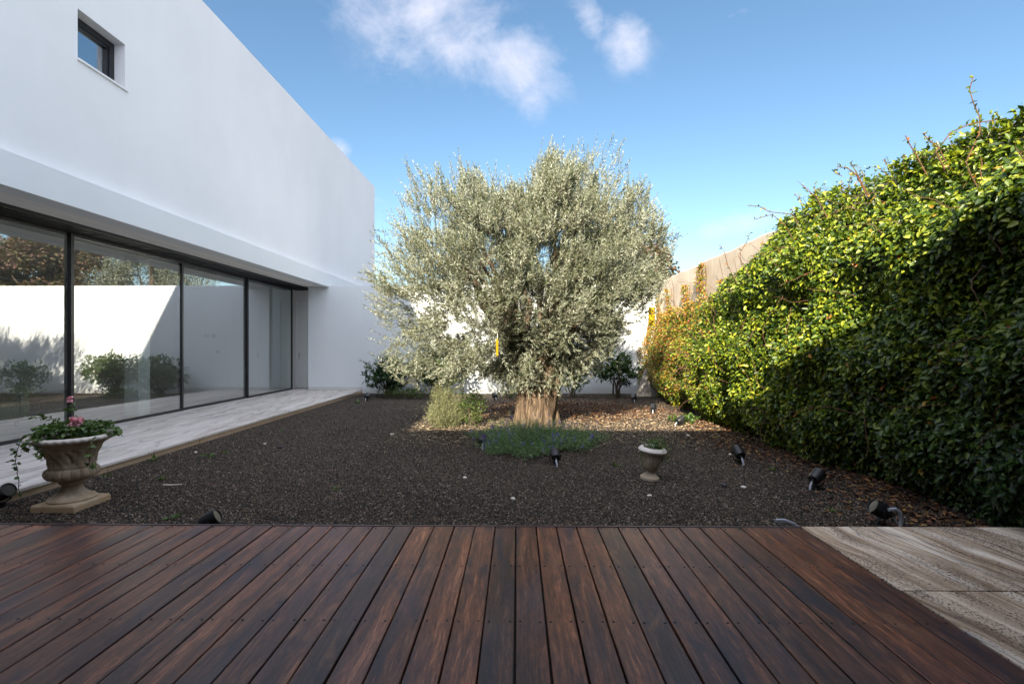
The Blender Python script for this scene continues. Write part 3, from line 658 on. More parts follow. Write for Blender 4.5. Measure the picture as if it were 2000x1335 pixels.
# clump noise
cn = snoise(PX, PY, PZ, 1.9) + .5 * snoise(PX, PY, PZ, 4.1)
ok = (cn > -.75) & (rr > .3)
low = PZ < .75
ok &= ~((np.hypot(PX - .45, PY - 8.75) < .47) & (PZ < .9))
ok &= (PZ > .30 + .15 * np.sin(PX * 3))
ok &= PZ > (9.1 - PY) / SDY - .12 + .12 * np.sin(PX * 5)
for (hx, hy, hr) in [(1128, 668, .34), (905, 655, .30), (1000, 705, .26), (1075, 720, .26), (1015, 590, .22), (960, 560, .2), (1180, 600, .22)]:   # open pockets where the limbs show
    hc = A(hx, hy, 8.3); ok &= ~(((PX - hc[0]) ** 2 + ((PY - 7.9) * .42) ** 2 + (PZ - hc[2]) ** 2 < hr * hr) & (PY < 9.3) & (rng.random(len(PX)) < .88))
idx = np.where(ok)[0][:ns]
Pc = np.stack([PX, PY, PZ], -1)[idx]; rr = rr[idx]
outd = norm(Pc - (C0 - np.array([0, 0, .6])))
upw = np.clip((Pc[:, 2] - 1.6) / 2.5, -.35, 1)
Dr = norm(outd * .75 + np.array([0, 0, 1.]) * (.25 + .75 * upw)[:, None] + rng.normal(0, .45, (len(Pc), 3)))
SK = np.stack([rng.normal(.30, .34, 230), 8.35 + rng.normal(0, .14, 230), rng.uniform(.60, 1.2, 230) + .10 * rng.normal(size=230)], -1)
SK = SK[(SK[:, 2] > (9.0 - SK[:, 1]) / SDY - .15) & (SK[:, 2] > .48)]
Pc = np.concatenate([Pc, SK]); Dr = np.concatenate([Dr, norm(rng.normal(0, .6, SK.shape) + np.array([0, -.6, -.15]))])
# loose shoots past the crown edge, upright on top
m_ = 420; a2 = rng.uniform(-.25, math.pi + .25, m_); a2[:110] = rng.uniform(2.3, 3.9, 110); dy = rng.uniform(-.5, .5, m_); r2 = crownR(a2) * np.sqrt(1 - dy ** 2 * .6) * rng.uniform(.95, 1.04, m_)
S2 = np.stack([C0[0] + np.cos(a2) * r2, C0[1] + dy * DEP, C0[2] + np.sin(a2) * r2], -1)
D2 = norm(np.stack([np.cos(a2) * .6, dy * .3, np.maximum(np.sin(a2), 0) * 1.1 + .35], -1) + rng.normal(0, .16, (m_, 3)))
L3 = []; L4 = []
for (tx, ty) in [(1067, 290), (1090, 312), (1147, 298), (1172, 285), (1205, 325), (826, 330), (793, 372), (916, 330), (880, 346), (950, 345), (707, 537), (752, 462), (716, 700), (1325, 470), (1290, 425), (1262, 400), (728, 600), (745, 690), (1235, 375), (1030, 345), (1120, 318), (850, 345), (770, 400), (1310, 500), (735, 560)]:
    tp = np.array(A(tx, ty, OY + random.uniform(-.6, .6))); ou = tp - C0; ou[1] = 0; ou /= np.linalg.norm(ou); dd = ou * .7 + np.array([0, 0, .75 if ou[2] > .2 else .15]); dd /= np.linalg.norm(dd)
    for k in range(9):
        p_ = tp - dd * (.10 + k * .10) + rng.normal(0, .035 + .012 * k, 3); L3.append(p_); L4.append(norm((dd + rng.normal(0, .18 + .03 * k, 3))[None])[0])
m_ += len(L3)
Pc = np.concatenate([Pc, S2, np.array(L3)]); Dr = np.concatenate([Dr, D2, np.array(L4)])
# each sprig: 12 pairs of leaves along a slightly bent twig
npair = 11; slen = rng.uniform(.16, .34, len(Pc)); slen[-m_:] = rng.uniform(.24, .42, m_)
perp = norm(np.cross(Dr, rdir(len(Pc)))); perp2 = np.cross(Dr, perp)
LP = []; LD = []; LN = []; LL = []; TW = []
base = Pc - Dr * slen[:, None] * .75
bend = rng.normal(0, .12, (len(Pc), 3)) + np.array([0, 0, .03])
for k in range(npair):
    tt = (k + .6) / npair; pos = base + Dr * (slen * tt)[:, None] + bend * (tt * tt * slen[:, None])
    for s_ in (-1, 1):
        sd_ = perp if k % 2 else perp2
        d_ = norm(Dr * (.75 + .5 * tt) + sd_ * s_ * (.9 - .5 * tt) + rng.normal(0, .18, Pc.shape))
        LP.append(pos); LD.append(d_); LN.append(norm(Dr * -.3 + np.cross(sd_, Dr) * .6 + np.array([0, 0, .5]) + rng.normal(0, .5, Pc.shape)))
        LL.append(rng.uniform(.048, .076, len(Pc)) * (1.05 - .35 * tt))
LP = np.concatenate(LP); LD = np.concatenate(LD); LN = np.concatenate(LN); LL = np.concatenate(LL)
kp = rng.random(len(LP)) < .93
leaves('crown', LP[kp], LD[kp], LN[kp], LL[kp], LL[kp] * .25, M['olive'], None, None, fold=.15, shape='lance')
co = bpy.data.objects['crown']; co.parent = ol; co.matrix_parent_inverse = Matrix.Translation(-oc_)
# twigs of the sprigs
e1 = base + Dr * slen[:, None] + bend * slen[:, None]; sdv = perp * .0028; sdw = perp2 * .0028
V = np.stack([base + sdv, base - sdv * .5 + sdw, base - sdv * .5 - sdw, e1], 1)
fa = (np.arange(len(base))[:, None, None] * 4 + np.array([(0, 1, 3), (1, 2, 3), (2, 0, 3)])[None]).reshape(-1, 3)
tw = npmesh('twigs', V.reshape(-1, 3), fa, M['twig']); tw.parent = ol; tw.matrix_parent_inverse = Matrix.Translation(-oc_)
# trunk
def trunk_fn(seed, amp=.16):
    def fn(th, i, p):
        z = p.z
        return 1 + amp * math.sin(3 * th + seed + z * 1.7) * .6 + amp * .6 * math.sin(7 * th + z * 3 + seed) + amp * .35 * math.sin(13 * th - z * 4 + seed * 2) + .5 * amp * mnoise.noise(Vector((math.cos(th) * 2, math.sin(th) * 2, z * 3 + seed)))
    return fn
tb = MB()
path = [(.36, 8.75, -.16), (.36, 8.75, -.05), (.37, 8.75, .08), (.38, 8.75, .22), (.38, 8.75, .36), (.40, 8.75, .5), (.42, 8.75, .64), (.44, 8.75, .78), (.46, 8.75, .95), (.5, 8.76, 1.15)]
tb.tube(path, [.40, .375, .35, .335, .33, .335, .355, .38, .36, .2], 72, trunk_fn(1.2, .19))
limbs = []
for i in range(17):
    a = 2 * math.pi * i / 17 + random.uniform(-.2, .2); e = random.uniform(.25, 1.2)
    tx, ty, tz = math.cos(a) * math.cos(e), math.sin(a) * math.cos(e), math.sin(e) * 1.25 - .45
    an = math.atan2(tz, tx); hr = math.hypot(tx, tz); k_ = .72 / max(1, math.hypot(hr, ty))
    tgt = Vector((C0[0] + math.cos(an) * hr * float(crownR(np.array(an))) * k_, C0[1] + ty * DEP * k_, C0[2] + math.sin(an) * hr * float(crownR(np.array(an))) * k_))
    p0 = Vector((.44 + .2 * math.cos(a), 8.75 + .2 * math.sin(a), random.uniform(.62, .85))); tgt.z = max(tgt.z, 1.25)
    p1 = p0.lerp(tgt, .4) + Vector((0, 0, .35)); m_ = 12; pts = []
    for k in range(m_ + 1):
        q = k / m_; w3 = Vector((mnoise.noise(Vector((i * 3.1, q * 3, 0))), mnoise.noise(Vector((i * 3.1, q * 3, 5))), mnoise.noise(Vector((i * 3.1, q * 3, 9)))))
        pts.append(p0 * (1 - q) ** 2 + p1 * 2 * q * (1 - q) + tgt * q * q + w3 * .35 * math.sin(math.pi * min(q * 1.2, 1)))
    tb.tube(pts, [.105 * (1 - .92 * k / m_) + .006 for k in range(m_ + 1)], 12, trunk_fn(i, .1))
    for j in range(7):
        k = random.randint(4, 11); q = pts[k]; dd = (pts[min(k + 1, m_)] - pts[k - 1]).normalized() + Vector((random.gauss(0, .6), random.gauss(0, .6), random.gauss(.15, .5)))
        p2 = wander(q, dd, 7, random.uniform(.05, .085), .16, .03); tb.tube(p2, [.018 * (1 - .8 * z / 7) for z in range(8)], 6)
to = tb.build('trunk', M['bark'], None, smooth=True, angle=60); to.parent = ol; to.matrix_parent_inverse = Matrix.Translation(-oc_)

# ------------------------------------------------------------------ generic bush / tree
def bush(name, c, size, nleaf, L, Wd, mt, label, cat, stems=7, up=.5, shape='ovate', whorl=5, seed=0, group=None, shell=2.0, zmin=.12, curl=.1, twigm='twig', blob=.35, stemr=.012, noise_s=3.):
    c = Vector(c); root = empty(name, c, 0, label, cat, group); sx_, sy_, sz_ = size
    nw = nleaf // whorl; Bd = rdir(nw * 2); rr = rng.random(nw * 2) ** (1 / shell)
    Pp = Bd * rr[:, None]; P = Pp * np.array([sx_, sy_, sz_ * (1 - zmin) / 2.]) + np.array([0, 0, sz_ * (1 + zmin) / 2.])
    cn = snoise(P[:, 0] / sx_, P[:, 1] / sy_ + seed, P[:, 2] / sz_ * 2, noise_s); P = P[cn > -blob][:nw]
    od = norm(P - np.array([0, 0, sz_ * .25]) + np.array([0, 0, up * .3]) + rng.normal(0, .3, P.shape) * max(sx_, .2))
    P = P * (1 + .12 * snoise(P[:, 0] * 3, P[:, 1] * 3, P[:, 2] * 3 + seed, 2.))[:, None]
    LP = []; LD = []; LN = []
    for k in range(whorl):
        d_ = norm(od * .7 + rdir(len(P)) * .9 + np.array([0, 0, up - .35])); LP.append(P + od * L * .25 * rng.normal(0, 1, (len(P), 1))); LD.append(d_); LN.append(od * .6 + np.array([0, 0, .8]) + rng.normal(0, .35, P.shape))
    LP = np.concatenate(LP); LD = np.concatenate(LD); LN = np.concatenate(LN); n = len(LP); LP[:, 2] = np.maximum(LP[:, 2], .01)
    leaves('foliage', LP, LD, LN, L * rng.uniform(.6, 1.15, n), Wd * rng.uniform(.7, 1.1, n), mt, root, None, .2, shape, curl)
    sm = MB()
    for i in range(stems):
        q = P[rng.integers(len(P))]; b = Vector((random.gauss(0, sx_ * .1), random.gauss(0, sy_ * .1), -.02)); e = Vector(q); mid = (b + e) / 2 + Vector((0, 0, sz_ * .08)); mid.x *= .7
        sm.tube([b, (b * 2 + mid) / 3 + Vector((0, 0, .01)), mid, (mid + e) / 2 + Vector((random.gauss(0, .02), 0, 0)), e], [stemr, stemr * .9, stemr * .7, stemr * .5, stemr * .25], 6)
    sm.build('stems', M[twigm], root, smooth=True)
    return root
gx = lambda px, py: G(px, py, ZG)
bush('laurel_bush', (-3.65, 13.75, ZG), (.66, .55, 1.12), 1900, .15, .05, M['laurel'], 'round dark green laurel bush at the end of the terrace', 'bush', 16, .2, seed=1, whorl=6, stemr=.016)
bush('box_shrub', (-2.25, 13.8, ZG), (1.0, .5, 1.2), 11000, .06, .03, M['shrub'], 'dense mid green shrub against the white wall, behind the olive', 'bush', 20, .5, seed=2, zmin=.22, stemr=.016, blob=1.2)
bush('broadleaf_bush', (2.75, 13.55, ZG), (.68, .5, 1.22), 1500, .15, .055, M['laurel'], 'open broad leaved bush beside the leaning stone slab', 'bush', 14, .35, seed=3, zmin=.28, whorl=6, stemr=.016)
bush('privet_bush', (1.55, 13.7, ZG), (.55, .4, .95), 1500, .075, .035, M['shrub'], 'light green loose bush just right of the olive trunk by the wall', 'bush', 12, .4, seed=4, zmin=.15)
bush('evergreen_bush', (.3, 13.8, ZG), (.75, .4, 1.05), 2200, .075, .035, M['laurel'], 'dark evergreen bush behind the olive trunk', 'bush', 12, .4, seed=9)
bush('low_shrub', (-2.95, 13.2, ZG), (.75, .35, .32), 1100, .05, .028, M['shrub'], 'low yellowish green plant right of the laurel bush', 'plant', 8, .3, seed=5, zmin=0)
bush('trailing_plant', (-.3, 13.3, ZG), (.5, .3, .35), 500, .05, .03, M['shrub'], 'small green plant at the foot of the wall left of the trunk', 'plant', 6, .3, seed=6, zmin=0)
# rosemary: bundles of upright needle twigs
def needle_bush(name, c, size, ntw, mt, label, cat, spread=.8, tl=(.2, .4), lw=.0032, ll=.022, per=26, low=.0, flower=None, nfl=0):
    c = Vector(c); root = empty(name, c, 0, label, cat); sx_, sy_, sz_ = size
    a = rng.uniform(0, 6.28, ntw); r = rng.random(ntw) ** .5; hh = rng.random(ntw); rag = 1 + .16 * np.sin(3 * a + 1) + .12 * np.sin(7 * a) + .08 * np.sin(11 * a + 2)
    top_ = np.sqrt(np.clip(1 - r ** 2, 0, 1)) * (sz_ - low) + low; z = top_ * (.25 + .75 * hh ** .6)
    P = np.stack([np.cos(a) * r * sx_ * rag, np.sin(a) * r * sy_ * rag, z * (1 + .5 * snoise(np.cos(a) * r * 4, np.sin(a) * r * 4, 0, 1.5))], -1); P += rng.normal(0, .03, P.shape)
    D = norm(np.stack([np.cos(a) * r * spread, np.sin(a) * r * spread, np.full(ntw, .8)], -1) + rng.normal(0, .28, P.shape)); Ln = rng.uniform(*tl, ntw)
    Bs = P - D * Ln[:, None] * .8; Bs[:, 2] = np.maximum(Bs[:, 2], .0)
    LP = []; LD = []
    for k in range(per):
        tt = (k + .5) / per; LP.append(Bs + D * (Ln * tt)[:, None]); LD.append(norm(D * .7 + rdir(ntw) * .75))
    LP = np.concatenate(LP); LD = np.concatenate(LD); n = len(LP); LP[:, 2] = np.maximum(LP[:, 2], .004)
    leaves('foliage', LP, LD, rdir(n), ll * rng.uniform(.7, 1.3, n), lw * 2, mt, root, None, .1, 'lance')
    pr = norm(np.cross(D, rdir(ntw))) * .0022; E = Bs + D * Ln[:, None]
    V = np.stack([Bs + pr, Bs - pr, E], 1); npmesh('stems', V.reshape(-1, 3), np.arange(ntw * 3).reshape(-1, 3), M['twig'], root)
    if flower:
        ix = rng.choice(ntw, nfl, replace=False); q = E[ix] + np.array([0, 0, .03]); q = np.repeat(q, 9, 0) + rng.normal(0, .009, (nfl * 9, 3)) * np.array([1, 1, 2.2]); q[:, 2] = np.maximum(q[:, 2], .01)
        leaves('flowers', q, rdir(len(q)), rdir(len(q)), .016, .012, flower, root)
    return root
needle_bush('rosemary_bush', (-1.30, 8.62, ZG), (.30, .34, .72), 620, M['rosemary'], 'silvery green rosemary bush left of the olive trunk, partly in sun', 'bush', .7, (.2, .42), ll=.03)
bush('myrtle_shrub', (-.82, 8.68, ZG), (.30, .30, .66), 2200, .036, .018, M['shrub'], 'small dark leaved shrub touching the rosemary bush', 'bush', 14, .4, seed=7, whorl=4, stemr=.006, zmin=.02, blob=.5)
lav = needle_bush('lavender_clump', (.25, 7.05, ZG), (.90, .92, .15), 1700, M['lavender'], 'low spreading lavender clump with small violet flowers in front of the trunk', 'plant', 1.9, (.20, .46), ll=.034, lw=.0028, per=24, low=.04, flower=M['purple'], nfl=110)

# trees beyond the far wall
def tree(name, c, rad, zc, zr, nleaf, L, Wd, mt, label, seed, shape='ovate'):
    c = Vector(c); root = empty(name, c, 0, label, 'tree')
    cl_ = []; 
    for i in range(26):
        d_ = rdir(1)[0]; cl_.append((d_ * np.array([rad, rad * .8, zr]) * random.uniform(.45, .85) + np.array([0, 0, zc]), random.uniform(.32, .62) * rad * .6))
    per = nleaf // 26; LP = []; LD = []; LN = []
    for (q, r) in cl_:
        b = rdir(per); LP.append(q + b * r * (rng.random((per, 1)) ** .4)); LD.append(norm(b + rdir(per) * .8 + np.array([0, 0, -.15]))); LN.append(b * .5 + np.array([0, 0, 1]) + rng.normal(0, .4, b.shape))
    LP = np.concatenate(LP); n = len(LP)
    leaves('crown', LP, np.concatenate(LD), np.concatenate(LN), L * rng.uniform(.7, 1.2, n), Wd, mt, root, None, .2, shape, .1)
    tb = MB(); tb.tube([(0, 0, 0), (.03, 0, zc * .4), (0, .04, zc * .8), (0, 0, zc + zr * .5)], [.15, .12, .09, .03], 10)
    for (q, r) in cl_[:16]: tb.tube([(0, .02, zc * .55), Vector(q) * .5 + Vector((0, 0, zc * .3)), q], [.06, .035, .01], 6)
    tb.build('trunk', M['twig'], root, smooth=True)
tree('copper_leaved_tree', (3.3, 17.6, ZG), 2.1, 4.1, 1.5, 22000, .12, .10, M['redtree'], 'copper and green leaved tree beyond the white wall, right of the grey green tree', 1)
tree('grey_green_tree', (-.6, 17.4, ZG), 2.0, 3.8, 1.5, 36000, .09, .028, M['olive'], 'grey green tree beyond the white wall, seen only in the glass doors', 2, 'lance')

# ------------------------------------------------------------------ weeds
def weed(px, py, s, label, n=9):
    c = G(px, py); root = empty('weed', c, 0, label, 'weed', 'green weeds in the gravel')
    P = rng.normal(0, s * .25, (n, 3)); P[:, 2] = np.abs(P[:, 2]) * .3 + .004; D = rdir(n) * np.array([1, 1, .4]) + np.array([0, 0, .45])
    leaves('leaves', P, D, np.array([0, 0, 1.]) + rng.normal(0, .3, (n, 3)), s, s * .36, M['ivy'], root, None, .2, 'ovate', .2)
for a in [(405, 893, .09, 'largest green weed beside the left terrace riser'), (296, 900, .08, 'spreading weed just in front of the terrace riser, near the big urn'), (435, 886, .05, 'tiny weed right of the largest weed'),
          (315, 938, .06, 'small weed above the bleached stick'), (203, 932, .05, 'small weed close to the right side of the big urn'), (700, 787, .12, 'low weed near the far end of the terrace'),
          (655, 957, .04, 'single small weed in the middle gravel, left of centre'), (1202, 909, .06, 'small weed left of the little urn'), (330, 1016, .05, 'yellowish weed at the deck edge right of the big urn'),
          (1505, 917, .06, 'bright weed below the spotlight in front of the climbing plant'), (545, 845, .05, 'small weed on the gravel right of the terrace riser bend'), (1622, 997, .05, 'yellow green weed by the deck corner spotlight')]: weed(*a)
bush('nettle_patch', (*G(1335, 826)[:2], ZG), (.30, .22, .16), 240, .06, .045, M['ivy'], 'bright green ground plant in the sun patch at the foot of the climbing plant', 'plant', 3, .3, seed=8, zmin=0)

# ================================================================== OBJECTS
# ------------------------------------------------------------------ big urn
uo = empty('garden_urn', (-3.98, 4.31, ZG), 0, 'large weathered stone urn on a square plinth, planted with ivy and pink geranium', 'urn')
b = MB(); b.add([(sx_ * (.19 - bv), sy_ * (.19 - bv), z) for (z, bv) in ((0, 0), (.05, .0), (.066, .012)) for (sx_, sy_) in ((-1, -1), (1, -1), (1, 1), (-1, 1))],
                [(i * 4 + k, i * 4 + (k + 1) % 4, i * 4 + 4 + (k + 1) % 4, i * 4 + 4 + k) for i in range(2) for k in range(4)] + [(3, 2, 1, 0), (8, 9, 10, 11)])
b.build('plinth', M['urn'], uo, bevel=.004)
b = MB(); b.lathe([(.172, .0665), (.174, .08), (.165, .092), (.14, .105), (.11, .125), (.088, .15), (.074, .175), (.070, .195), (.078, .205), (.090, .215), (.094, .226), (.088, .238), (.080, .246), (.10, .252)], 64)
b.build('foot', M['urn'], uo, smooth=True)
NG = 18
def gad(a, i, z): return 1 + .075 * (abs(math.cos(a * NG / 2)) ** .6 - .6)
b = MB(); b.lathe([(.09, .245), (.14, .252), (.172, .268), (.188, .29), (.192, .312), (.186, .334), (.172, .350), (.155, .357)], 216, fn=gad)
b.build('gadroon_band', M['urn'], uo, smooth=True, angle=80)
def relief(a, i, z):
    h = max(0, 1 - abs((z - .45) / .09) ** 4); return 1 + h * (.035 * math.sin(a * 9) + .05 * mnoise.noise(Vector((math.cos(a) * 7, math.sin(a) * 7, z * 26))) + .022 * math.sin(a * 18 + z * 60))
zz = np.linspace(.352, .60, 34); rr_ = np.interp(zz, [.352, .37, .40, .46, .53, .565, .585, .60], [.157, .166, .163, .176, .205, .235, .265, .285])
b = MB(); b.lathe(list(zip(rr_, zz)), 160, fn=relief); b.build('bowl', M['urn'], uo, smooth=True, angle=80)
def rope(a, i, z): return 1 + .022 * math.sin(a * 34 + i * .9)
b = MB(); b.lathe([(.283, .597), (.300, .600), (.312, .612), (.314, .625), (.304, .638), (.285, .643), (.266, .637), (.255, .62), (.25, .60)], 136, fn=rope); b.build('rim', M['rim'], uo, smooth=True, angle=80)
b = MB(); b.lathe([(.252, .59), (.20, .612), (.02, .625)], 40); b.build('soil', M['terra'], uo, smooth=True)
def ivy(root, n, fn, L, name='ivy', mt='ivy', lob=True):
    P = fn(n); D = rdir(n) * np.array([1, 1, .5]) + norm(P * np.array([1, 1, 0]) + 1e-6) * .5 + np.array([0, 0, -.2])
    leaves(name, P, D, np.array([0, 0, 1.]) + norm(P * np.array([1, 1, 0]) + 1e-6) * .5 + rng.normal(0, .4, (n, 3)), L * rng.uniform(.6, 1.2, n), L * .95 * rng.uniform(.6, 1.1, n), M[mt], root, None, .2, 'lobed' if lob else 'ovate', .1)
def mat_(n):
    a = rng.uniform(0, 6.28, n); r = .34 * rng.random(n) ** .5
    sel = (a % 6.28)
    h = .65 + .05 * np.cos(r / .34 * 1.4) + rng.random(n) * .05
    over = r > .285; h = np.where(over, .64 - (r - .285) * rng.random(n) * 1.2 + .02, h)
    P = np.stack([np.cos(a) * r, np.sin(a) * r, h], -1)
    # leave the right front rim bare as in the photo
    k = (r > .24) & (np.cos(a + .55) > .55); P[k] *= np.array([.7, .7, 1.])
    k = (r > .24) & (np.cos(a - 3.9) > .86); P[k] *= np.array([.75, .75, 1.]); return P
ivy(uo, 900, mat_, .042)
# trailing strands
sm = MB(); TL = []
strands = [([(-.26, -.10, .65), (-.33, -.12, .62), (-.37, -.13, .52), (-.375, -.13, .42), (-.36, -.13, .34)], 40), ([(-.36, -.13, .34), (-.345, -.13, .26), (-.33, -.14, .19), (-.335, -.14, .15)], 5),
           ([(.28, .02, .65), (.35, .03, .66), (.42, .03, .65)], 26), ([(.25, -.12, .64), (.31, -.16, .58), (.31, -.17, .49), (.30, -.17, .42), (.34, -.18, .40)], 22),
           ([(-.15, 0, .66), (-.12, 0, .74), (-.18, .0, .79), (-.26, .0, .80), (-.30, 0, .79)], 34), ([(0, 0, .66), (.02, 0, .76), (-.02, 0, .86), (-.01, 0, .93)], 34),
           ([(.0, -.28, .65), (-.02, -.30, .60), (.02, -.29, .52), (.05, -.27, .47)], 30), ([(-.1, -.29, .64), (-.12, -.30, .60), (-.1, -.28, .54)], 16), ([(.12, 0, .66), (.2, 0, .72), (.16, 0, .78)], 8)]
for pts, n in strands:
    pts = [Vector(p) + Vector((random.gauss(0, .004), random.gauss(0, .004), 0)) for p in pts]
    TL = np.array([pts[i_].lerp(pts[i_ + 1], random.random()) + Vector((random.gauss(0, .016), random.gauss(0, .016), random.gauss(0, .012))) for i_ in [random.randint(0, len(pts) - 2) for _ in range(n)]])
    sm = MB(); sm.tube(pts, .0028, 5); so1 = sm.build('ivy_strand', M['vine'], uo); ivy(so1, len(TL), lambda n: TL, .036, 'leaves')
def bloom(c, r, n, name):
    b = rdir(n); P = np.array(c) + b * r * .55 * rng.random((n, 1)) ** .5 * np.array([1, 1, .6]); leaves(name, P, b + np.array([0, 0, .4]), np.array([0, 0, 1.]) + rdir(n) * .5, .030, .028, M['pink'], uo, None, .15, 'ovate', .3)
bloom((.11, -.08, .765), .085, 90, 'blossom'); bloom((-.015, 0, .955), .035, 16, 'blossom')
# ------------------------------------------------------------------ small urn
c = G(1268, 934); us = empty('small_urn', c, .3, 'small fluted urn tilted on the gravel with a green trailing plant', 'urn'); us.rotation_euler = (R(4), R(4), .3)
def flute(a, i, z): return 1 + .05 * (abs(math.cos(a * 9)) - .6)
b = MB(); b.lathe([(.098, -.006), (.102, .012), (.098, .028), (.078, .042), (.052, .062), (.038, .082), (.040, .092)], 48); b.build('foot', M['urn2'], us, smooth=True)
b = MB(); b.lathe([(.038, .0905), (.060, .10), (.078, .125), (.090, .165), (.100, .21), (.108, .255), (.112, .285)], 144, fn=flute); b.build('bowl', M['urn2'], us, smooth=True, angle=80)
b = MB(); b.lathe([(.110, .284), (.128, .290), (.146, .306), (.151, .318), (.145, .328), (.128, .345), (.116, .352), (.100, .345), (.100, .30)], 48); b.build('rim', M['rim'], us, smooth=True, angle=50)
b = MB(); b.lathe([(.10, .31), (.01, .325)], 24); b.build('soil', M['terra'], us)
def f2(n):
    P = rng.normal(0, .055, (n, 3)); P[:, 0] += .035; P[:, 2] = .335 + np.abs(P[:, 2]) * .9; h = n // 4
    P[:h] = np.stack([.10 + rng.random(h) * .10, rng.normal(0, .03, h), .33 - rng.random(h) * .16], -1); P[h:h + 20] = np.stack([rng.normal(-.12, .012, 20), rng.normal(0, .02, 20), rng.uniform(.12, .30, 20)], -1); return P
ivy(us, 420, f2, .026, 'plant', 'ivy', False)
# ------------------------------------------------------------------ spotlights
def make_spot():
    root = empty('garden_spotlight'); 
    h = MB(); h.lathe([(.030, -.075), (.050, -.068), (.058, -.045), (.060, .0), (.062, .055), (.060, .057), (.055, .057), (.054, .048)], 28)
    Mh = Matrix.Translation((0, 0, .115)) @ Matrix.Rotation(R(68), 4, 'X') @ Matrix.Rotation(R(180), 4, 'X')
    Mh = Matrix.Translation((0, 0, .125)) @ Matrix.Rotation(R(-62), 4, 'X')          # beam axis +Z turned towards +Y and up
    h.xf(Mh).build('lamp_head', M['blackp'], root, smooth=True)
    l = MB(); l.lathe([(.0535, .046), (.052, .049), (.01, .051)], 28); l.xf(Mh).build('lens', M['lens'], root, smooth=True)
    k = MB()
    for s in (-1, 1): k.tube([(s * .066, 0, .13), (s * .070, -.005, .09), (s * .055, -.01, .05), (s * .02, -.01, .035), (0, -.01, .034)], .007, 6)
    k.lathe([(.022, -.01), (.022, .034), (.016, .04)], 14, (0, -.01, 0)); k.lathe([(.045, -.006), (.045, .008), (.02, .012)], 20, (0, -.01, 0)); k.build('bracket', M['blackp'], root, smooth=True)
    c = MB(); c.tube([(0, -.062, .092), (0, -.085, .075)], .014, 10); c.build('cable_gland', M['blackp'], root, smooth=True)
    p = MB(); p.tube([(0, -.083, .077), (0, -.105, .05), (.004, -.12, .012), (.004, -.125, -.02)], .0105, 10); p.build('conduit', M['pipe'], root, smooth=True)
    return root
sp0 = make_spot(); used = False
def copy_tree(o, parent=None):
    c = o.copy(); COL.objects.link(c); c.parent = parent
    for ch in list(o.children): copy_tree(ch, c)
    return c
# px, py of base, heading (0 = beam away from the viewer), scale
spots = [((-3, 992), -95, 1.02, 'black spotlight beside the big urn, cut by the left edge of the photo'), ((408, 1037), -75, 1.02, 'black spotlight peeping over the deck edge, right of the big urn'),
         ((943, 875), 0, 1.0, 'black spotlight at the left end of the lavender clump'), ((1084, 906), 5, .98, 'black spotlight in front of the lavender clump'),
         ((1440, 903), 0, 1.1, 'upright black spotlight on open gravel right of the small urn'), ((1592, 952), -62, 1.02, 'black spotlight pointing at the climbing plant, before its dark foliage'),
         ((1712, 1022), 78, 1.02, 'black spotlight with a curved grey conduit behind the travertine slabs'), ((1328, 832), -70, 1.0, 'black spotlight lying in the sun patch at the climbing plant'),
         ((1275, 806), -20, 1.0, 'black spotlight standing in dappled shade before the leaning slab'), ((1237, 785), -5, 1.05, 'black spotlight at the foot of the broad leaved bush'),
         ((966, 781), 20, 1.05, 'black spotlight near the white wall, left of the olive trunk'), ((717, 783), -10, 1.05, 'black spotlight at the foot of the laurel bush by the terrace corner')]
for (p_, rz, s_, lb) in spots:
    o = sp0 if not used else copy_tree(sp0); used = True
    o.location = G(p_[0], p_[1]); o.location.z -= .045 if p_[0] == 408 else 0; o.rotation_euler = (0, 0, R(rz)); o.scale = (s_,) * 3; tag(o, lb, 'spotlight', 'black garden spotlights in the gravel')
# conduit ends
c = MB(); g0 = Vector(G(1745, 1032)); c.tube([g0 + Vector((-.06, 0, .16)), g0 + Vector((-.01, 0, .165)), g0 + Vector((.025, 0, .14)), g0 + Vector((.035, 0, .08)), g0 + Vector((.03, 0, -.01))], .014, 10)
tag(c.build('conduit_pipe', M['pipe'], smooth=True), 'curved grey conduit rising behind the far edge of the travertine', 'pipe')
c = MB(); g0 = Vector((2.0, 3.64, -.01))
for dz in (0, .012): c.tube([g0 + Vector((-.06, .03, .025 + dz)), g0 + Vector((0, .02, .03 + dz)), g0 + Vector((.06, .0, .015 + dz * .5)), g0 + Vector((.12, -.01, -.03))], .010, 8)
tag(c.build('cable_conduit', M['pipe'], smooth=True), 'short pale conduit poking out at the corner of deck and travertine', 'pipe')
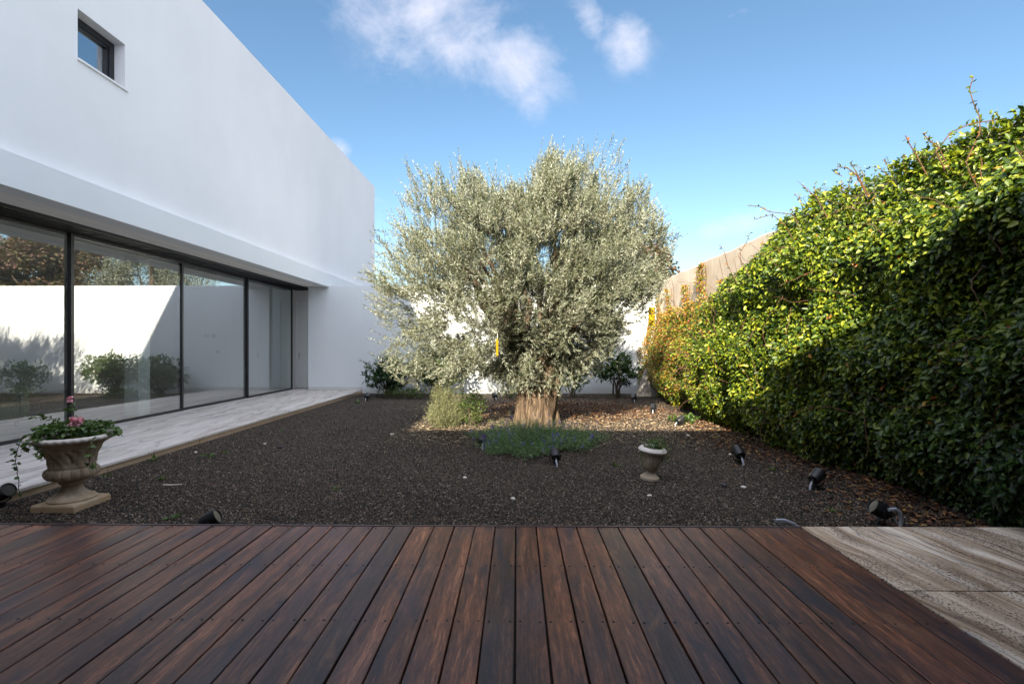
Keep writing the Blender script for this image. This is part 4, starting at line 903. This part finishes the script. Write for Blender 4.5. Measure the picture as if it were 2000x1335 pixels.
# ------------------------------------------------------------------ stones, stick, slab, traps
def pebble(px, py, r, mt, label, grp):
    c = G(px, py); r *= .8; b = MB(); n = 14; pr = [(math.sin(a) * r * 1., -math.cos(a) * r * .55) for a in np.linspace(.15, 3.0, 9)]; sd_ = random.random() * 9
    b.lathe(pr, n, fn=lambda a, i, z: 1 + .22 * mnoise.noise(Vector((math.cos(a) * 1.3 + sd_, math.sin(a) * 1.3, z / r))) + .18 * math.cos(2 * a + sd_))
    o = b.build('pebble' if mt != 'darkston' else 'rock', M[mt], smooth=True, angle=80); o.location = (c[0], c[1], ZG + r * .35); o.rotation_euler = (0, 0, random.random() * 3); tag(o, label, 'stone', grp)
pg = 'loose pale pebbles on the gravel'; dg = 'loose dark rocks on the gravel'
for a in [(1450, 951, .032, 'paleston', 'oval white pebble on the gravel right of the small urn', pg), (1343, 851, .04, 'paleston', 'white pebble just below the edge of the sun patch', pg),
          (1268, 968, .028, 'paleston', 'pale pebble in front of the small urn', pg), (765, 849, .04, 'paleston', 'pale pebble on the gravel left of the rosemary', pg), (908, 934, .032, 'paleston', 'pale pebble left of the front lavender spotlight', pg),
          (378, 885, .03, 'paleston', 'white pebble beside the largest weed', pg), (514, 868, .025, 'paleston', 'small white pebble right of the terrace riser', pg), (1424, 887, .03, 'stick', 'tan pebble left of the upright spotlight', pg),
          (1412, 948, .05, 'darkston', 'dark rock left of the oval white pebble', dg), (1307, 857, .045, 'darkston', 'dark rock above the small urn', dg), (545, 876, .05, 'darkston', 'dark rock on the left gravel', dg), (1002, 975, .03, 'paleston', 'small pale pebble before the deck centre', pg)]: pebble(*a)
c = MB(); a, b2 = Vector(G(313, 952)), Vector(G(350, 951)); c.tube([a + Vector((0, 0, .02)), a.lerp(b2, .4) + Vector((0, .01, .012)), b2 + Vector((0, 0, .02))], [.007, .008, .005], 7)
tag(c.build('stick', M['stick'], smooth=True), 'bleached pale stick lying on the gravel right of the big urn', 'stick')
sl = empty('stone_slab', (3.78, 13.75, ZG), 0, 'flat grey stone slab leaning on the wall at the end of the climbing plant', 'slab')
pts = [(-.42, 0), (.22, 0), (.25, .55), (.18, .88), (.02, .93), (-.10, .82), (-.28, .40)]
v = [(x, 0, z) for x, z in pts] + [(x, .05, z) for x, z in pts]; n = len(pts)
b = MB(); b.add(v, [tuple(range(n)), tuple(range(2 * n - 1, n - 1, -1))] + [(k, k + n, (k + 1) % n + n, (k + 1) % n) for k in range(n)])
M['slab'] = simple('slab_stone', (.34, .32, .30), .8, ns=5, var=.2, bscale=20, bstr=.6)
b.xf(Matrix.Rotation(R(-16), 4, 'X') ).build('slab', M['slab'], sl, bevel=.012)
def trap(px, py, Y, w_, h_, rz, label):
    p = A(px, py, Y); r = empty('sticky_trap', p, R(rz), label, 'insect trap', 'yellow sticky traps hung in the olive tree')
    b = MB(); b.box(-w_ / 2, w_ / 2, -.001, .001, -h_, 0); b.build('sheet', M['yellow'], r); b = MB(); b.tube([(0, 0, 0), (.01, 0, .08), (0, .01, .18)], .0015, 4); b.build('wire', M['steel'], r)
trap(1272, 600, 8.6, .13, .33, 15, 'larger yellow sticky trap hanging at the right edge of the olive crown')
trap(971, 662, 7.0, .055, .24, 60, 'narrow edge on yellow sticky trap hanging low in the middle of the crown')
